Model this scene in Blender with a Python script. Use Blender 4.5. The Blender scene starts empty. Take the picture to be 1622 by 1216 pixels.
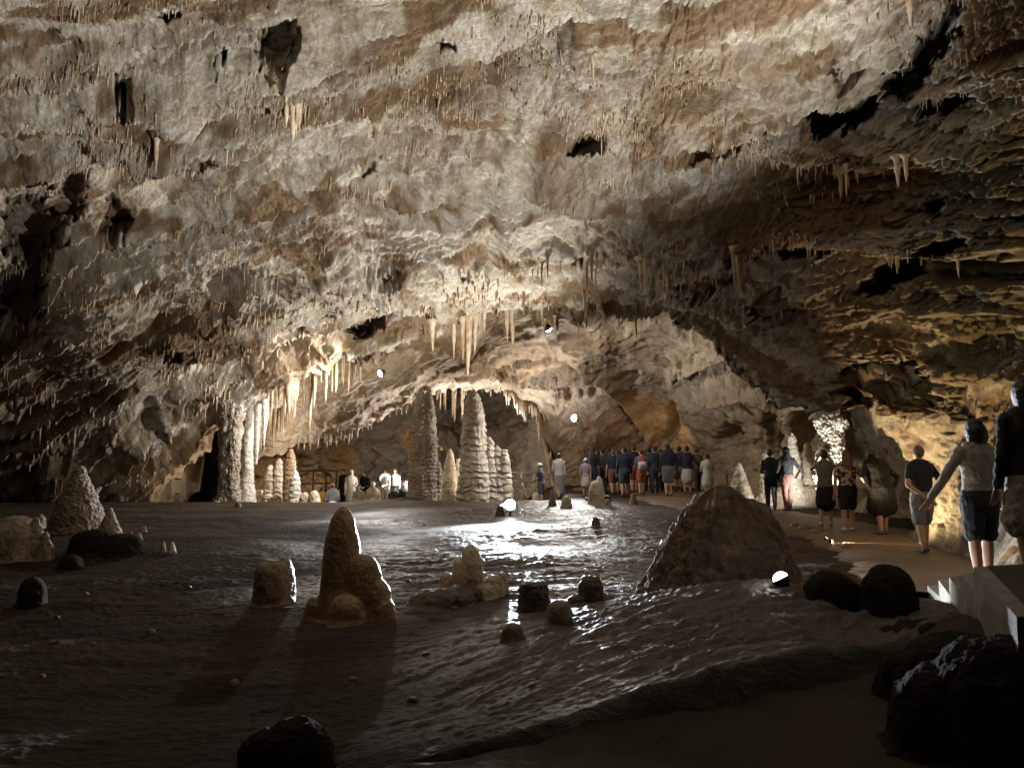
import bpy, math, random
import numpy as np
from mathutils import Vector

S = bpy.context.scene
COL = S.collection
R = math.radians
random.seed(7)
RNG = np.random.default_rng(11)

# ------------------------------------------------------------------ camera
F = 1219.0                       # focal length in photo pixels (1622 wide)
CAMZ = 1.8
PITCH = math.atan(103.0 / F)
cd = bpy.data.cameras.new('camera'); cam = bpy.data.objects.new('camera', cd); COL.objects.link(cam)
cd.sensor_width = 36.0; cd.lens = F / 1622 * 36; cd.clip_end = 500; cd.clip_start = 0.05
cam.location = (0, 0, CAMZ); cam.rotation_euler = (R(90) + PITCH, 0, 0)
S.camera = cam
# ------------------------------------------------------------------ world, exposure
w = bpy.data.worlds.new('World'); S.world = w; w.use_nodes = True
bg = w.node_tree.nodes['Background']
bg.inputs[0].default_value = (1.0, 0.78, 0.58, 1); bg.inputs[1].default_value = 0.006
S.view_settings.view_transform = 'Standard'; S.view_settings.look = 'None'
S.view_settings.exposure = 0.0; S.view_settings.gamma = 1.0
S.render.engine = 'CYCLES'
S.cycles.use_denoising = True
S.cycles.max_bounces = 6; S.cycles.diffuse_bounces = 3; S.cycles.glossy_bounces = 2
S.cycles.sample_clamp_indirect = 3.0
COOL = (0.90, 0.95, 1.0); WHITE = (1.0, 0.965, 0.91); NEUT = (1.0, 0.88, 0.71); WARM = (1.0, 0.64, 0.28)
# name: (photo pixel x, y, distance Y, aim direction, watts, colour, spot angle, blend, lens radius, label)
LAMPS = [
 (604, 591, 26.3, (-.80, -.35, -.45), 2000, WHITE, 165, .5, .13, 'glaring white lamp under the curtain of stalactites left of centre'),
 (868, 520, 25.8, (.52, .40, -.70), 700, WHITE, 140, .5, .13, 'white lamp tucked among yellow lit stalactites under the arch crown'),
 (910, 662, 31.5, (-.75, -.60, .05), 1100, WHITE, 165, .5, .14, 'small white lamp on the back wall above the crowd'),
 (808, 799, 19.8, (.02, -.95, .12), 11000, (.80, .90, 1.0), 96, .6, .14, 'glaring cool white floodlight on the floor before the tall stalagmites'),
 (797, 803, 21.9, (-.56, -.06, .82), 4700, WHITE, 134, .6, .10, 'upward pointing floodlight half hidden by a dark stub'),
 (1237, 917, 7.9, (-.42, .22, .88), 8000, (1.0, .975, .94), 108, .6, .078, 'dazzling floodlight on the foreground flowstone hump'),
 # lamps hidden behind formations, the last one added
 (748, 770, 33.6, (-.15, -.5, .85), 2600, COOL, 170, .4, .10, 'lamp hidden behind the tall tiered stalagmite'),
 (664, 775, 33.6, (-.1, .65, .75), 650, WHITE, 170, .4, .10, 'lamp hidden behind the slender twin stalagmite'),
 (452, 800, 29.5, (-.15, -.8, .55), 900, NEUT, 150, .5, .08, 'lamp low among the pale columns on the left'),
 (500, 792, 37.4, (-.55, .7, .3), 260, WARM, 116, .5, .08, 'warm lamp behind the handrail below the glowing alcove'),
 (1063, 712, 33.0, (-.3, .7, .2), 60, WARM, 160, .5, .06, 'small warm lamp at the back wall beside the big man in black'),
 (1302, 790, 20.2, (-.15, .6, .8), 330, WHITE, 150, .4, .08, 'lamp hidden behind the visitors, lighting white stalagmites'),
 (1560, 866, 10.3, (.62, .25, .75), 500, WARM, 92, .5, .07, 'warm lamp at the foot of the yellow lit wall behind the woman'),
 (1388, 936, 8.5, (.82, -.42, .0), 30, WHITE, 132, .35, .045, 'added unseen lamp behind the dark boulder, standing in for the near floodlight on the steps'),  # added helper: gives the steps the light that the near floodlight casts
]

# ------------------------------------------------------------------ noise (numpy)
def _hash(ix, iy, iz, seed):
    h = (ix * 374761393 + iy * 668265263 + iz * 2147483647 + seed * 1274126177) & 0xffffffff
    h = ((h ^ (h >> 13)) * 1274126177) & 0xffffffff
    h = ((h ^ (h >> 16)) * 2246822519) & 0xffffffff
    return h ^ (h >> 15)
_G = np.array([(1,1,0),(-1,1,0),(1,-1,0),(-1,-1,0),(1,0,1),(-1,0,1),(1,0,-1),(-1,0,-1),
               (0,1,1),(0,-1,1),(0,1,-1),(0,-1,-1),(1,1,0),(-1,1,0),(0,-1,1),(0,-1,-1)], dtype=np.float32)
def pn(p, seed=0):
    """perlin noise of an (N,3) array, about -1..1"""
    p = np.asarray(p, dtype=np.float32)
    fl = np.floor(p); i = fl.astype(np.int64); f = p - fl
    u = f * f * f * (f * (f * 6 - 15) + 10)
    out = 0
    for dx in (0, 1):
        wx = u[:, 0] if dx else 1 - u[:, 0]
        for dy in (0, 1):
            wy = u[:, 1] if dy else 1 - u[:, 1]
            for dz in (0, 1):
                wz = u[:, 2] if dz else 1 - u[:, 2]
                g = _G[_hash(i[:, 0] + dx, i[:, 1] + dy, i[:, 2] + dz, seed) & 15]
                d = g[:, 0] * (f[:, 0] - dx) + g[:, 1] * (f[:, 1] - dy) + g[:, 2] * (f[:, 2] - dz)
                out = out + wx * wy * wz * d
    return out
def fbm(p, octs=4, seed=0, gain=.5, lac=2.03):
    p = np.asarray(p, dtype=np.float32); a = 1.0; s = 0
    for k in range(octs):
        s = s + a * pn(p, seed + k); p = p * lac + 7.3; a *= gain
    return s
def ridged(p, octs=3, seed=0, gain=.55):
    p = np.asarray(p, dtype=np.float32); a = 1.0; s = 0
    for k in range(octs):
        s = s + a * (1 - 2 * np.abs(pn(p, seed + k))); p = p * 2.1 + 3.1; a *= gain
    return s
def sstep(a, b, x):
    t = np.clip((x - a) / (b - a), 0, 1); return t * t * (3 - 2 * t)

# ------------------------------------------------------------------ projecting the survey of the photo into the place
ct, st = math.cos(PITCH), math.sin(PITCH)
def PT(px, py, Y):
    """the point seen at photo pixel (px, py) that lies Y metres ahead"""
    px = np.asarray(px, float); py = np.asarray(py, float); Y = np.asarray(Y, float)
    u = (px - 811) / F; v = (608 - py) / F
    dy = ct - st * v; dz = st + ct * v
    k = Y / dy
    return np.stack([u * k, Y + 0 * k, CAMZ + dz * k], -1)

def rbf(ctrl, scale=400.0, lam=1e-3):
    c = np.array(ctrl, float); xy = c[:, :2] / scale; v = np.log(c[:, 2]); n = len(c)
    def phi(r2): return 0.5 * r2 * np.log(r2 + 1e-9)
    d2 = ((xy[:, None] - xy[None]) ** 2).sum(-1)
    A = np.zeros((n + 3, n + 3)); A[:n, :n] = phi(d2) + lam * np.eye(n)
    A[:n, n] = 1; A[:n, n + 1:] = xy; A[n:, :n] = A[:n, n:].T
    b = np.zeros(n + 3); b[:n] = v
    sol = np.linalg.solve(A, b)
    def f(px, py):
        q = np.stack([px.ravel(), py.ravel()], -1) / scale; out = np.empty(len(q))
        for s in range(0, len(q), 60000):
            qq = q[s:s + 60000]; r2 = ((qq[:, None] - xy[None]) ** 2).sum(-1)
            out[s:s + 60000] = phi(r2) @ sol[:n] + sol[n] + qq @ sol[n + 1:]
        return np.exp(out).reshape(px.shape)
    return f

def grid_normals(Pg):
    a = np.gradient(Pg, axis=0); b = np.gradient(Pg, axis=1)
    n = np.cross(a, b); n /= np.linalg.norm(n, axis=-1, keepdims=True) + 1e-12
    to = np.array([0, 0, CAMZ]) - Pg
    s = np.sign((n * to).sum(-1, keepdims=True)); s[s == 0] = 1
    return n * s

def grid_mesh(name, Pg, mat, attrs=None, smooth=True):
    n, m = Pg.shape[:2]
    me = bpy.data.meshes.new(name)
    me.vertices.add(n * m); me.vertices.foreach_set('co', Pg.reshape(-1).astype(np.float32))
    idx = np.arange(n * m).reshape(n, m)
    q = np.stack([idx[:-1, :-1], idx[:-1, 1:], idx[1:, 1:], idx[1:, :-1]], -1).reshape(-1, 4)
    k = len(q)
    me.loops.add(k * 4); me.loops.foreach_set('vertex_index', q.reshape(-1).astype(np.int32))
    me.polygons.add(k); me.polygons.foreach_set('loop_start', np.arange(0, k * 4, 4, dtype=np.int32))
    me.polygons.foreach_set('loop_total', np.full(k, 4, dtype=np.int32))
    me.update(); me.validate()
    me.polygons.foreach_set('use_smooth', np.full(len(me.polygons), smooth))
    for an, av in (attrs or {}).items():
        at = me.attributes.new(an, 'FLOAT', 'POINT'); at.data.foreach_set('value', av.reshape(-1).astype(np.float32))
    me.materials.append(mat)
    o = bpy.data.objects.new(name, me); COL.objects.link(o)
    return o

# ------------------------------------------------------------------ materials
def new_mat(name):
    m = bpy.data.materials.new(name); m.use_nodes = True
    nt = m.node_tree; b = nt.nodes['Principled BSDF']
    return m, nt, b
def N(nt, t, **kw):
    n = nt.nodes.new(t)
    for k, v in kw.items(): setattr(n, k, v)
    return n
def noise(nt, co, scale, detail=6, rough=.6, dist=0.0):
    n = N(nt, 'ShaderNodeTexNoise'); n.inputs['Scale'].default_value = scale
    n.inputs['Detail'].default_value = detail; n.inputs['Roughness'].default_value = rough
    n.inputs['Distortion'].default_value = dist
    nt.links.new(co, n.inputs['Vector']); return n.outputs['Fac']
def ramp(nt, fac, stops):
    r = N(nt, 'ShaderNodeValToRGB'); e = r.color_ramp.elements
    while len(e) < len(stops): e.new(.5)
    for el, (p, c) in zip(e, stops):
        el.position = p; el.color = (*c, 1) if len(c) == 3 else c
    nt.links.new(fac, r.inputs[0]); return r.outputs[0]
def mixc(nt, fac, a, b, mode='MIX'):
    m = N(nt, 'ShaderNodeMix', data_type='RGBA', blend_type=mode)
    for sock, v in ((m.inputs[0], fac), (m.inputs[6], a), (m.inputs[7], b)):
        if isinstance(v, (int, float)): sock.default_value = v
        elif isinstance(v, tuple): sock.default_value = (*v, 1)
        else: nt.links.new(v, sock)
    return m.outputs[2]
def bump(nt, b, hs):
    prev = None
    for h, strength, dist in hs:
        bp = N(nt, 'ShaderNodeBump'); bp.inputs['Strength'].default_value = strength
        bp.inputs['Distance'].default_value = dist; nt.links.new(h, bp.inputs['Height'])
        if prev: nt.links.new(prev, bp.inputs['Normal'])
        prev = bp.outputs[0]
    nt.links.new(prev, b.inputs['Normal'])

def rock_mat(name, brown, tan, pale, rough=.8, pale_amt=.5, spec=.25):
    m, nt, b = new_mat(name)
    co = N(nt, 'ShaderNodeNewGeometry').outputs['Position']
    n1 = noise(nt, co, .55, 8, .62, .6); n2 = noise(nt, co, 2.6, 10, .68, .3); n3 = noise(nt, co, 14, 8, .7)
    c = ramp(nt, n1, [(.36, brown), (.52, tan), (.66, tan)])
    p = ramp(nt, n2, [(.42, (0, 0, 0)), (.62, (1, 1, 1))])
    mp = N(nt, 'ShaderNodeMath', operation='MULTIPLY'); nt.links.new(p, mp.inputs[0]); mp.inputs[1].default_value = pale_amt
    c = mixc(nt, mp.outputs[0], c, pale)
    sp = ramp(nt, n3, [(.33, (.62, .55, .48)), (.55, (1, 1, 1))])
    c = mixc(nt, .8, c, sp, 'MULTIPLY')
    at = N(nt, 'ShaderNodeAttribute', attribute_name='stain')
    c = mixc(nt, at.outputs['Fac'], c, mixc(nt, n2, (.10, .055, .022), (.27, .17, .085)))
    ag = N(nt, 'ShaderNodeAttribute', attribute_name='moss')
    c = mixc(nt, ag.outputs['Fac'], c, mixc(nt, n2, (.08, .075, .045), (.22, .195, .12)))
    nt.links.new(c, b.inputs['Base Color'])
    b.inputs['Roughness'].default_value = rough; b.inputs['Specular IOR Level'].default_value = spec
    bump(nt, b, [(noise(nt, co, 6, 12, .7), .8, .12), (noise(nt, co, 30, 8, .75), .8, .03)])
    return m

def wet_mat(name, c0, c1, r0=.16, r1=.5, sc=3.0, stretch=(1, 1, 1), rotz=0.0, b1=.6, b2=.35, spec=.5, film=False):
    m, nt, b = new_mat(name)
    g = N(nt, 'ShaderNodeNewGeometry').outputs['Position']
    mp = N(nt, 'ShaderNodeMapping'); mp.inputs['Scale'].default_value = stretch; mp.inputs['Rotation'].default_value = (0, 0, rotz)
    nt.links.new(g, mp.inputs['Vector']); co = mp.outputs[0]
    n1 = noise(nt, co, .7, 8, .6, .5); n2 = noise(nt, co, sc, 10, .65, .8); n3 = noise(nt, co, sc * 5, 8, .7)
    c = ramp(nt, n1, [(.38, c0), (.62, c1)])
    c = mixc(nt, .7, c, ramp(nt, n2, [(.3, (.55, .5, .45)), (.6, (1, 1, 1))]), 'MULTIPLY')
    nt.links.new(c, b.inputs['Base Color'])
    rr = ramp(nt, n2, [(.35, (r0,) * 3), (.65, (r1,) * 3)])
    if film:                      # a water film lies only on part of the floor
        at = N(nt, 'ShaderNodeAttribute', attribute_name='wet').outputs['Fac']
        rr = mixc(nt, at, (.85, .85, .85), rr)
        sp = N(nt, 'ShaderNodeMapRange'); sp.inputs['To Min'].default_value = .10; sp.inputs['To Max'].default_value = spec
        nt.links.new(at, sp.inputs['Value']); nt.links.new(sp.outputs[0], b.inputs['Specular IOR Level'])
    else: b.inputs['Specular IOR Level'].default_value = spec
    nt.links.new(rr, b.inputs['Roughness'])
    bump(nt, b, [(n2, b1, .06), (n3, b2, .015)])
    return m

def calcite_mat(name, dark, light, rough=.4, sss=0.0, sc=1.0, rings=0.0):
    m, nt, b = new_mat(name)
    co = N(nt, 'ShaderNodeNewGeometry').outputs['Position']
    n1 = noise(nt, co, 1.6 * sc, 8, .6, .6); n2 = noise(nt, co, 9 * sc, 8, .65, .2); n3 = noise(nt, co, 45 * sc, 5, .6)
    c = ramp(nt, n1, [(.36, dark), (.62, light)])
    c = mixc(nt, .75, c, ramp(nt, n2, [(.32, (.5, .42, .34)), (.6, (1, 1, 1))]), 'MULTIPLY')
    nt.links.new(c, b.inputs['Base Color']); b.inputs['Roughness'].default_value = rough
    if sss:
        b.inputs['Subsurface Weight'].default_value = sss; b.inputs['Subsurface Radius'].default_value = (.09, .045, .018)
        b.inputs['Subsurface Scale'].default_value = 1.0
    hs = [(n2, .5, .05), (n3, .35, .012)]
    bump(nt, b, hs); return m

def plain_mat(name, c, rough=.6, metal=0.0, nscale=20, var=.35):
    m, nt, b = new_mat(name)
    co = N(nt, 'ShaderNodeTexCoord').outputs['Object']
    n1 = noise(nt, co, nscale, 6, .6)
    c2 = mixc(nt, var, c, ramp(nt, n1, [(.3, tuple(x * .5 for x in c)), (.7, tuple(min(1, x * 1.35) for x in c))]))
    nt.links.new(c2, b.inputs['Base Color']); b.inputs['Roughness'].default_value = rough
    b.inputs['Metallic'].default_value = metal
    bump(nt, b, [(n1, .25, .01)]); return m

def emit_mat(name, c, strength):
    m, nt, b = new_mat(name)
    b.inputs['Base Color'].default_value = (*c, 1); b.inputs['Emission Color'].default_value = (*c, 1)
    b.inputs['Emission Strength'].default_value = strength; return m

M = {}
M['rock'] = rock_mat('limestone', (.24, .165, .095), (.45, .39, .29), (.65, .615, .545), pale_amt=.8)
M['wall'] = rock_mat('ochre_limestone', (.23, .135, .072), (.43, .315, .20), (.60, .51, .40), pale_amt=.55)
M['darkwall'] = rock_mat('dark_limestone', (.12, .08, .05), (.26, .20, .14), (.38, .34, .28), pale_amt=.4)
M['ground'] = wet_mat('wet_cave_floor', (.032, .022, .015), (.072, .052, .037), .30, .62, 5.0, (.4, 1.3, 1), R(14), b1=1.0, b2=.8, spec=1.0, film=True)
M['path'] = wet_mat('trodden_path', (.17, .115, .07), (.24, .17, .11), .5, .8, 5, b1=.25, b2=.2, spec=.3)
M['walk'] = wet_mat('dark_walkway', (.030, .021, .015), (.05, .036, .026), .6, .85, 4, b1=.5, b2=.5, spec=.2)
M['calc'] = calcite_mat('white_calcite', (.42, .33, .22), (.74, .66, .52), .45)
M['calcw'] = calcite_mat('bright_calcite', (.55, .49, .38), (.80, .75, .65), .5)
M['tall'] = calcite_mat('tall_grey_calcite', (.28, .23, .17), (.52, .46, .37), .5)
M['honey'] = calcite_mat('honey_calcite', (.30, .175, .085), (.46, .31, .17), .38, .25, .6)
M['grey'] = calcite_mat('grey_brown_calcite', (.17, .12, .08), (.34, .27, .20), .42)
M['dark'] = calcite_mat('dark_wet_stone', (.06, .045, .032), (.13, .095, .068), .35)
M['straw'] = calcite_mat('straw_calcite', (.36, .25, .14), (.70, .58, .42), .5, 0, .6)
M['strawbr'] = calcite_mat('brown_straw_calcite', (.26, .16, .085), (.48, .34, .21), .55, 0, .6)
M['orange'] = calcite_mat('orange_lit_calcite', (.55, .28, .07), (.80, .48, .16), .5)  # orange lamplight on the crusts is put into the base colour
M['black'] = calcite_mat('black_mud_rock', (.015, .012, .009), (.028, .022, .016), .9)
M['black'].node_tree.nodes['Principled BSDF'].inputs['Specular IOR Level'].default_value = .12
M['mound'] = calcite_mat('rough_brown_mud', (.10, .065, .042), (.19, .125, .082), .75, 0, 2)
M['concrete'] = rock_mat('old_concrete', (.30, .28, .25), (.45, .43, .40), (.62, .60, .57), pale_amt=.6)
M['concdark'] = wet_mat('shaded_tread', (.045, .034, .026), (.075, .058, .044), .6, .85, 4, b1=.2, b2=.2, spec=.2)  # concrete of the steps with the treads' shade put into its colour
M['metal'] = plain_mat('painted_metal', (.045, .042, .04), .45, .6)
M['rail'] = plain_mat('pale_rail', (.42, .38, .33), .5, .3)
M['skin'] = plain_mat('skin', (.52, .30, .20), .55, 0, 12, .2)
_cloth = {}
def cloth(c, rough=.85):
    k = tuple(c)
    if k not in _cloth: _cloth[k] = plain_mat('cloth', k, rough, 0, 25, .5)
    return _cloth[k]
def floral():
    m, nt, b = new_mat('floral_cloth')
    co = N(nt, 'ShaderNodeTexCoord').outputs['Object']
    v = N(nt, 'ShaderNodeTexVoronoi'); v.inputs['Scale'].default_value = 13; v.inputs['Randomness'].default_value = .7
    nt.links.new(co, v.inputs['Vector'])
    c = ramp(nt, v.outputs['Distance'], [(.0, (.45, .14, .10)), (.2, (.62, .50, .42)), (.48, (.55, .42, .35)), (.56, (.07, .03, .03))])
    nt.links.new(c, b.inputs['Base Color']); b.inputs['Roughness'].default_value = .85
    return m
M['floral'] = floral()

def tag(o, label, cat, group=None):
    o['label'] = label; o['category'] = cat
    if group: o['group'] = group
    return o

# ------------------------------------------------------------------ mesh builder
class MB:
    def __init__(s): s.v = []; s.f = []
    def grid(s, rings, cap=True):
        b = len(s.v); n = len(rings); m = len(rings[0])
        for r in rings: s.v.extend([tuple(p) for p in r])
        for i in range(n - 1):
            for j in range(m):
                k = (j + 1) % m
                s.f.append((b + i * m + j, b + i * m + k, b + (i + 1) * m + k, b + (i + 1) * m + j))
        if cap:
            s.f.append(tuple(b + j for j in range(m))[::-1]); s.f.append(tuple(b + (n - 1) * m + j for j in range(m)))
    def tube(s, pts, rad, seg=10, flat=None):
        """tube through pts with a radius (or (rx, ry)) at each point, rounded ends"""
        pts = [Vector(p) for p in pts]; n = len(pts)
        rad = [(r, r) if isinstance(r, (int, float)) else r for r in rad]
        t0 = (pts[1] - pts[0]).normalized(); t1 = (pts[-1] - pts[-2]).normalized()
        P = [pts[0] - t0 * min(rad[0]) * .9, pts[0] - t0 * min(rad[0]) * .55] + pts + [pts[-1] + t1 * min(rad[-1]) * .55, pts[-1] + t1 * min(rad[-1]) * .9]
        RR = [tuple(a * .35 for a in rad[0]), tuple(a * .83 for a in rad[0])] + rad + [tuple(a * .83 for a in rad[-1]), tuple(a * .35 for a in rad[-1])]
        rings = []; xr = Vector((1, 0, 0))
        for i, p in enumerate(P):
            t = (P[min(i + 1, len(P) - 1)] - P[max(i - 1, 0)]).normalized()
            x = xr - t * xr.dot(t)
            if x.length < .15: x = Vector((0, 1, 0)) - t * t.y
            x.normalize(); y = t.cross(x)
            rings.append([p + x * math.cos(a) * RR[i][0] + y * math.sin(a) * RR[i][1] for a in [2 * math.pi * j / seg for j in range(seg)]])
        s.grid(rings)
    def ell(s, c, r, seg=14, n=10, tilt=0):
        rings = []
        for i in range(n + 1):
            ph = -math.pi / 2 + math.pi * (i + .02) / (n + .04); rings.append([
                (c[0] + r[0] * math.cos(ph) * math.cos(a), c[1] + r[1] * math.cos(ph) * math.sin(a), c[2] + r[2] * math.sin(ph))
                for a in [2 * math.pi * j / seg for j in range(seg)]])
        s.grid(rings)
    def lathe(s, c, prof, seg=28, sq=1.0, lean=(0, 0), rot=0):
        """prof: (height, radius) pairs above point c; sq squeezes one axis"""
        rings = []
        for h, r in prof:
            rings.append([(c[0] + lean[0] * h + r * math.cos(a + rot), c[1] + lean[1] * h + r * sq * math.sin(a + rot), c[2] + h)
                          for a in [2 * math.pi * j / seg for j in range(seg)]])
        s.grid(rings)
    def box(s, lo, hi):
        b = len(s.v)
        for z in (lo[2], hi[2]):
            for x, y in ((lo[0], lo[1]), (hi[0], lo[1]), (hi[0], hi[1]), (lo[0], hi[1])): s.v.append((x, y, z))
        for q in ((0, 3, 2, 1), (4, 5, 6, 7), (0, 1, 5, 4), (1, 2, 6, 5), (2, 3, 7, 6), (3, 0, 4, 7)): s.f.append(tuple(b + i for i in q))
    def mesh(s, name, mat, remesh=None, disp=None, smooth=True, relax=0):
        me = bpy.data.meshes.new(name); me.from_pydata([tuple(map(float, p)) for p in s.v], [], s.f); me.update()
        if remesh:
            o = bpy.data.objects.new('tmp', me); COL.objects.link(o)
            md = o.modifiers.new('r', 'REMESH'); md.mode = 'VOXEL'; md.voxel_size = remesh
            if relax:
                sm = o.modifiers.new('s', 'SMOOTH'); sm.factor = .5; sm.iterations = relax
            dg = bpy.context.evaluated_depsgraph_get()
            m2 = bpy.data.meshes.new_from_object(o.evaluated_get(dg))
            bpy.data.objects.remove(o); bpy.data.meshes.remove(me); me = m2; me.name = name
        if disp:
            n = len(me.vertices); co = np.empty(n * 3, np.float32); me.vertices.foreach_get('co', co); co = co.reshape(-1, 3)
            nn = np.empty(n * 3, np.float32); me.vertex_normals.foreach_get('vector', nn); nn = nn.reshape(-1, 3)
            co = disp(co, nn); me.vertices.foreach_set('co', co.reshape(-1).astype(np.float32)); me.update()
        me.polygons.foreach_set('use_smooth', np.full(len(me.polygons), smooth))
        me.materials.clear(); me.materials.append(mat); return me
    def build(s, name, mat, parent=None, loc=None, **kw):
        o = bpy.data.objects.new(name, s.mesh(name, mat, **kw)); COL.objects.link(o)
        if loc is not None: o.location = loc
        if parent: o.parent = parent
        return o
def empty(name, loc, rz=0):
    o = bpy.data.objects.new(name, None); o.empty_display_size = .2; COL.objects.link(o)
    o.location = loc; o.rotation_euler = (0, 0, rz); return o

# ------------------------------------------------------------------ ground
PATH = [(5.55, 9.0), (6.4, 11.2), (7.0, 13.5), (7.2, 16.5), (6.7, 20), (6.0, 24), (5.8, 28), (6.1, 31), (5.2, 33.5), (3.0, 34.5)]
def path_dist(x, y):
    d = np.full(x.shape, 1e9)
    for (ax, ay), (bx, by) in zip(PATH[:-1], PATH[1:]):
        vx, vy = bx - ax, by - ay; t = np.clip(((x - ax) * vx + (y - ay) * vy) / (vx * vx + vy * vy), 0, 1)
        d = np.minimum(d, np.hypot(x - ax - t * vx, y - ay - t * vy))
    return d
def walk_side(x, y):
    """positive on the visitors' walkway in the foreground"""
    ax, ay, bx, by = -.45, 4.45, 5.1, 7.35
    return ((bx - ax) * (ay - y) - (by - ay) * (ax - x)) / math.hypot(bx - ax, by - ay)
def gauss(x, y, cx, cy, sx, sy, rot=0):
    c, s = math.cos(rot), math.sin(rot); u = (x - cx) * c + (y - cy) * s; v = -(x - cx) * s + (y - cy) * c
    return np.exp(-(u / sx) ** 2 - (v / sy) ** 2)
def bank(x, y):
    """mud banked against the side of the steps, rising towards the viewer"""
    x = np.asarray(x, float); y = np.asarray(y, float)
    ax, ay, bx, by = 4.95, 9.3, 2.72, 4.24; vx, vy = bx - ax, by - ay; L2 = vx * vx + vy * vy
    t = ((x - ax) * vx + (y - ay) * vy) / L2; d = ((x - ax) * vy - (y - ay) * vx) / math.sqrt(L2)
    return .56 * sstep(-.05, 1.0, t) * np.exp(-(np.clip(d, 0, None) / .42) ** 2) * sstep(.98, .66, t) * sstep(-2.4, -1.8, d)
def ramp_slope(x, y):
    """flowstone ramp that falls from the walkway edge down to the basin"""
    s = walk_side(x, y); t = ((x + .45) * 5.55 + (y - 4.45) * 2.9) / (5.55 ** 2 + 2.9 ** 2)
    return (.15 + .13 * sstep(-.1, .35, t)) * np.exp(-np.clip(-s, 0, None) / 1.5) * sstep(.16, -.02, s) * sstep(-.35, .0, t) * sstep(.86, .42, t)
def h_base(x, y):
    x = np.asarray(x, float); y = np.asarray(y, float)
    h = -.95 * sstep(25.2, 29.5, y) * sstep(2.3, -.2, x) + .06 * gauss(x, y, -2, 24.3, 9, 1.2)
    h = h + .26 * gauss(x, y, -3.4, 26.2, 1.1, .7)
    h = h - .22 * gauss(x, y, -2.6, 6.5, 3.6, 2.6) + .05 * sstep(12, 20, y)
    h = h + .34 * gauss(x, y, 2.5, 8.0, 1.9, 1.15, R(18)) + .10 * gauss(x, y, .6, 6.4, .9, .8)
    h = h + bank(x, y) + ramp_slope(x, y)
    h = h + .16 * gauss(x, y, -6.4, 14.2, 3.0, 1.4)
    return h
def wet_mask(x, y):
    p = np.stack([x.ravel(), y.ravel(), 0 * x.ravel()], -1)
    n = (1.6 * fbm(p * .35, 4, 400)).reshape(x.shape)
    zone = sstep(1.25, .55, np.hypot((x - .2 - .02 * y) / (3.3 + .08 * y), (y - 16.5) / 10.5) + .28 * n)
    hump = sstep(1.3, .5, np.hypot((x - 1.2) / 2.9, (y - 6.8) / 2.4) + .25 * n)
    return np.clip(np.maximum(zone, hump), 0, 1)
def h_full(x, y):
    x = np.asarray(x, float); y = np.asarray(y, float); sh = x.shape
    p = np.stack([x.ravel(), y.ravel(), 0 * x.ravel()], -1)
    fl = 1 - .92 * np.maximum(sstep(1.8, 1.2, path_dist(x, y)).ravel(), sstep(-.05, .4, walk_side(x, y)).ravel())
    # flow lines run from the far lamp down to the near basin, bending left
    q = p.copy(); ang = .35 + .25 * pn(p * .12, 3)
    u = q[:, 0] * np.cos(ang) + q[:, 1] * np.sin(ang); v = -q[:, 0] * np.sin(ang) + q[:, 1] * np.cos(ang)
    fl2 = np.stack([u * .55, v * 2.4, 0 * u], -1)
    fl2 = fl2 + .5 * np.stack([pn(p * 1.1, 22), pn(p * 1.1, 23), 0 * u], -1)
    md = np.clip(.5 + 1.3 * pn(p * .3, 24), .1, 1.3)
    md = md * (.28 + .72 * wet_mask(x, y).ravel())
    d = .07 * fbm(p * .4, 4, 21) + md * (.028 * ridged(fl2, 3, 31) + .018 * ridged(fl2 * 3.2, 2, 41)) + .008 * ridged(p * 5.2, 2, 51) + md * .022 * fbm(p * 2.1, 3, 53)
    d = d + .007 * fbm(p * 14, 3, 61) - .05 * np.clip(pn(p * 1.3, 71) - .38, 0, 1)
    # flowstone runnels down the flank of the hump
    hump = gauss(x, y, 1.6, 7.0, 2.6, 1.5, R(27)).ravel()
    uu = (p[:, 0] * .86 + p[:, 1] * .5); vv = (-p[:, 0] * .5 + p[:, 1] * .86) + .25 * pn(p * .9, 80)
    d = d + hump * (.042 * ridged(np.stack([uu * .9, vv * 4.5, 0 * uu], -1), 3, 81) + .020 * ridged(np.stack([uu * 3, vv * 12, 0 * uu], -1), 2, 91))
    return (h_base(x, y) + (d * fl).reshape(sh))
def hz(x, y): return float(h_full(np.array([x]), np.array([y]))[0])
def G(px, py):
    """floor point seen at a photo pixel"""
    lo, hi = 2.0, 45.0
    Y = lo
    for k in range(900):
        Y = lo + (hi - lo) * (k / 899.0) ** 1.5
        p = PT(px, py, Y)
        if p[2] <= float(h_base(p[0], p[1])): break
    return np.array([p[0], p[1], hz(p[0], p[1])])

pyr = np.concatenate([np.linspace(2600, 1262, 14), np.arange(1258, 965, -1.5), np.arange(965, 784, -.5), np.arange(784, 758, -.5)])
pxr = np.concatenate([np.linspace(-1400, -80, 26), np.arange(-70, 1694, 1.9), np.linspace(1700, 2800, 22)])
Yr = CAMZ * F / (pyr - 711); Yr = Yr[Yr < 60]
gx = (pxr[None, :] - 811) / F * np.maximum(Yr[:, None], 1.2) * 1.0
gy = np.repeat(Yr[:, None], len(pxr), 1)
gz = h_full(gx, gy)
gnd = grid_mesh('ground', np.stack([gx, gy, gz], -1), M['ground'], {'wet': wet_mask(gx, gy)}); gnd['kind'] = 'structure'

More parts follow.
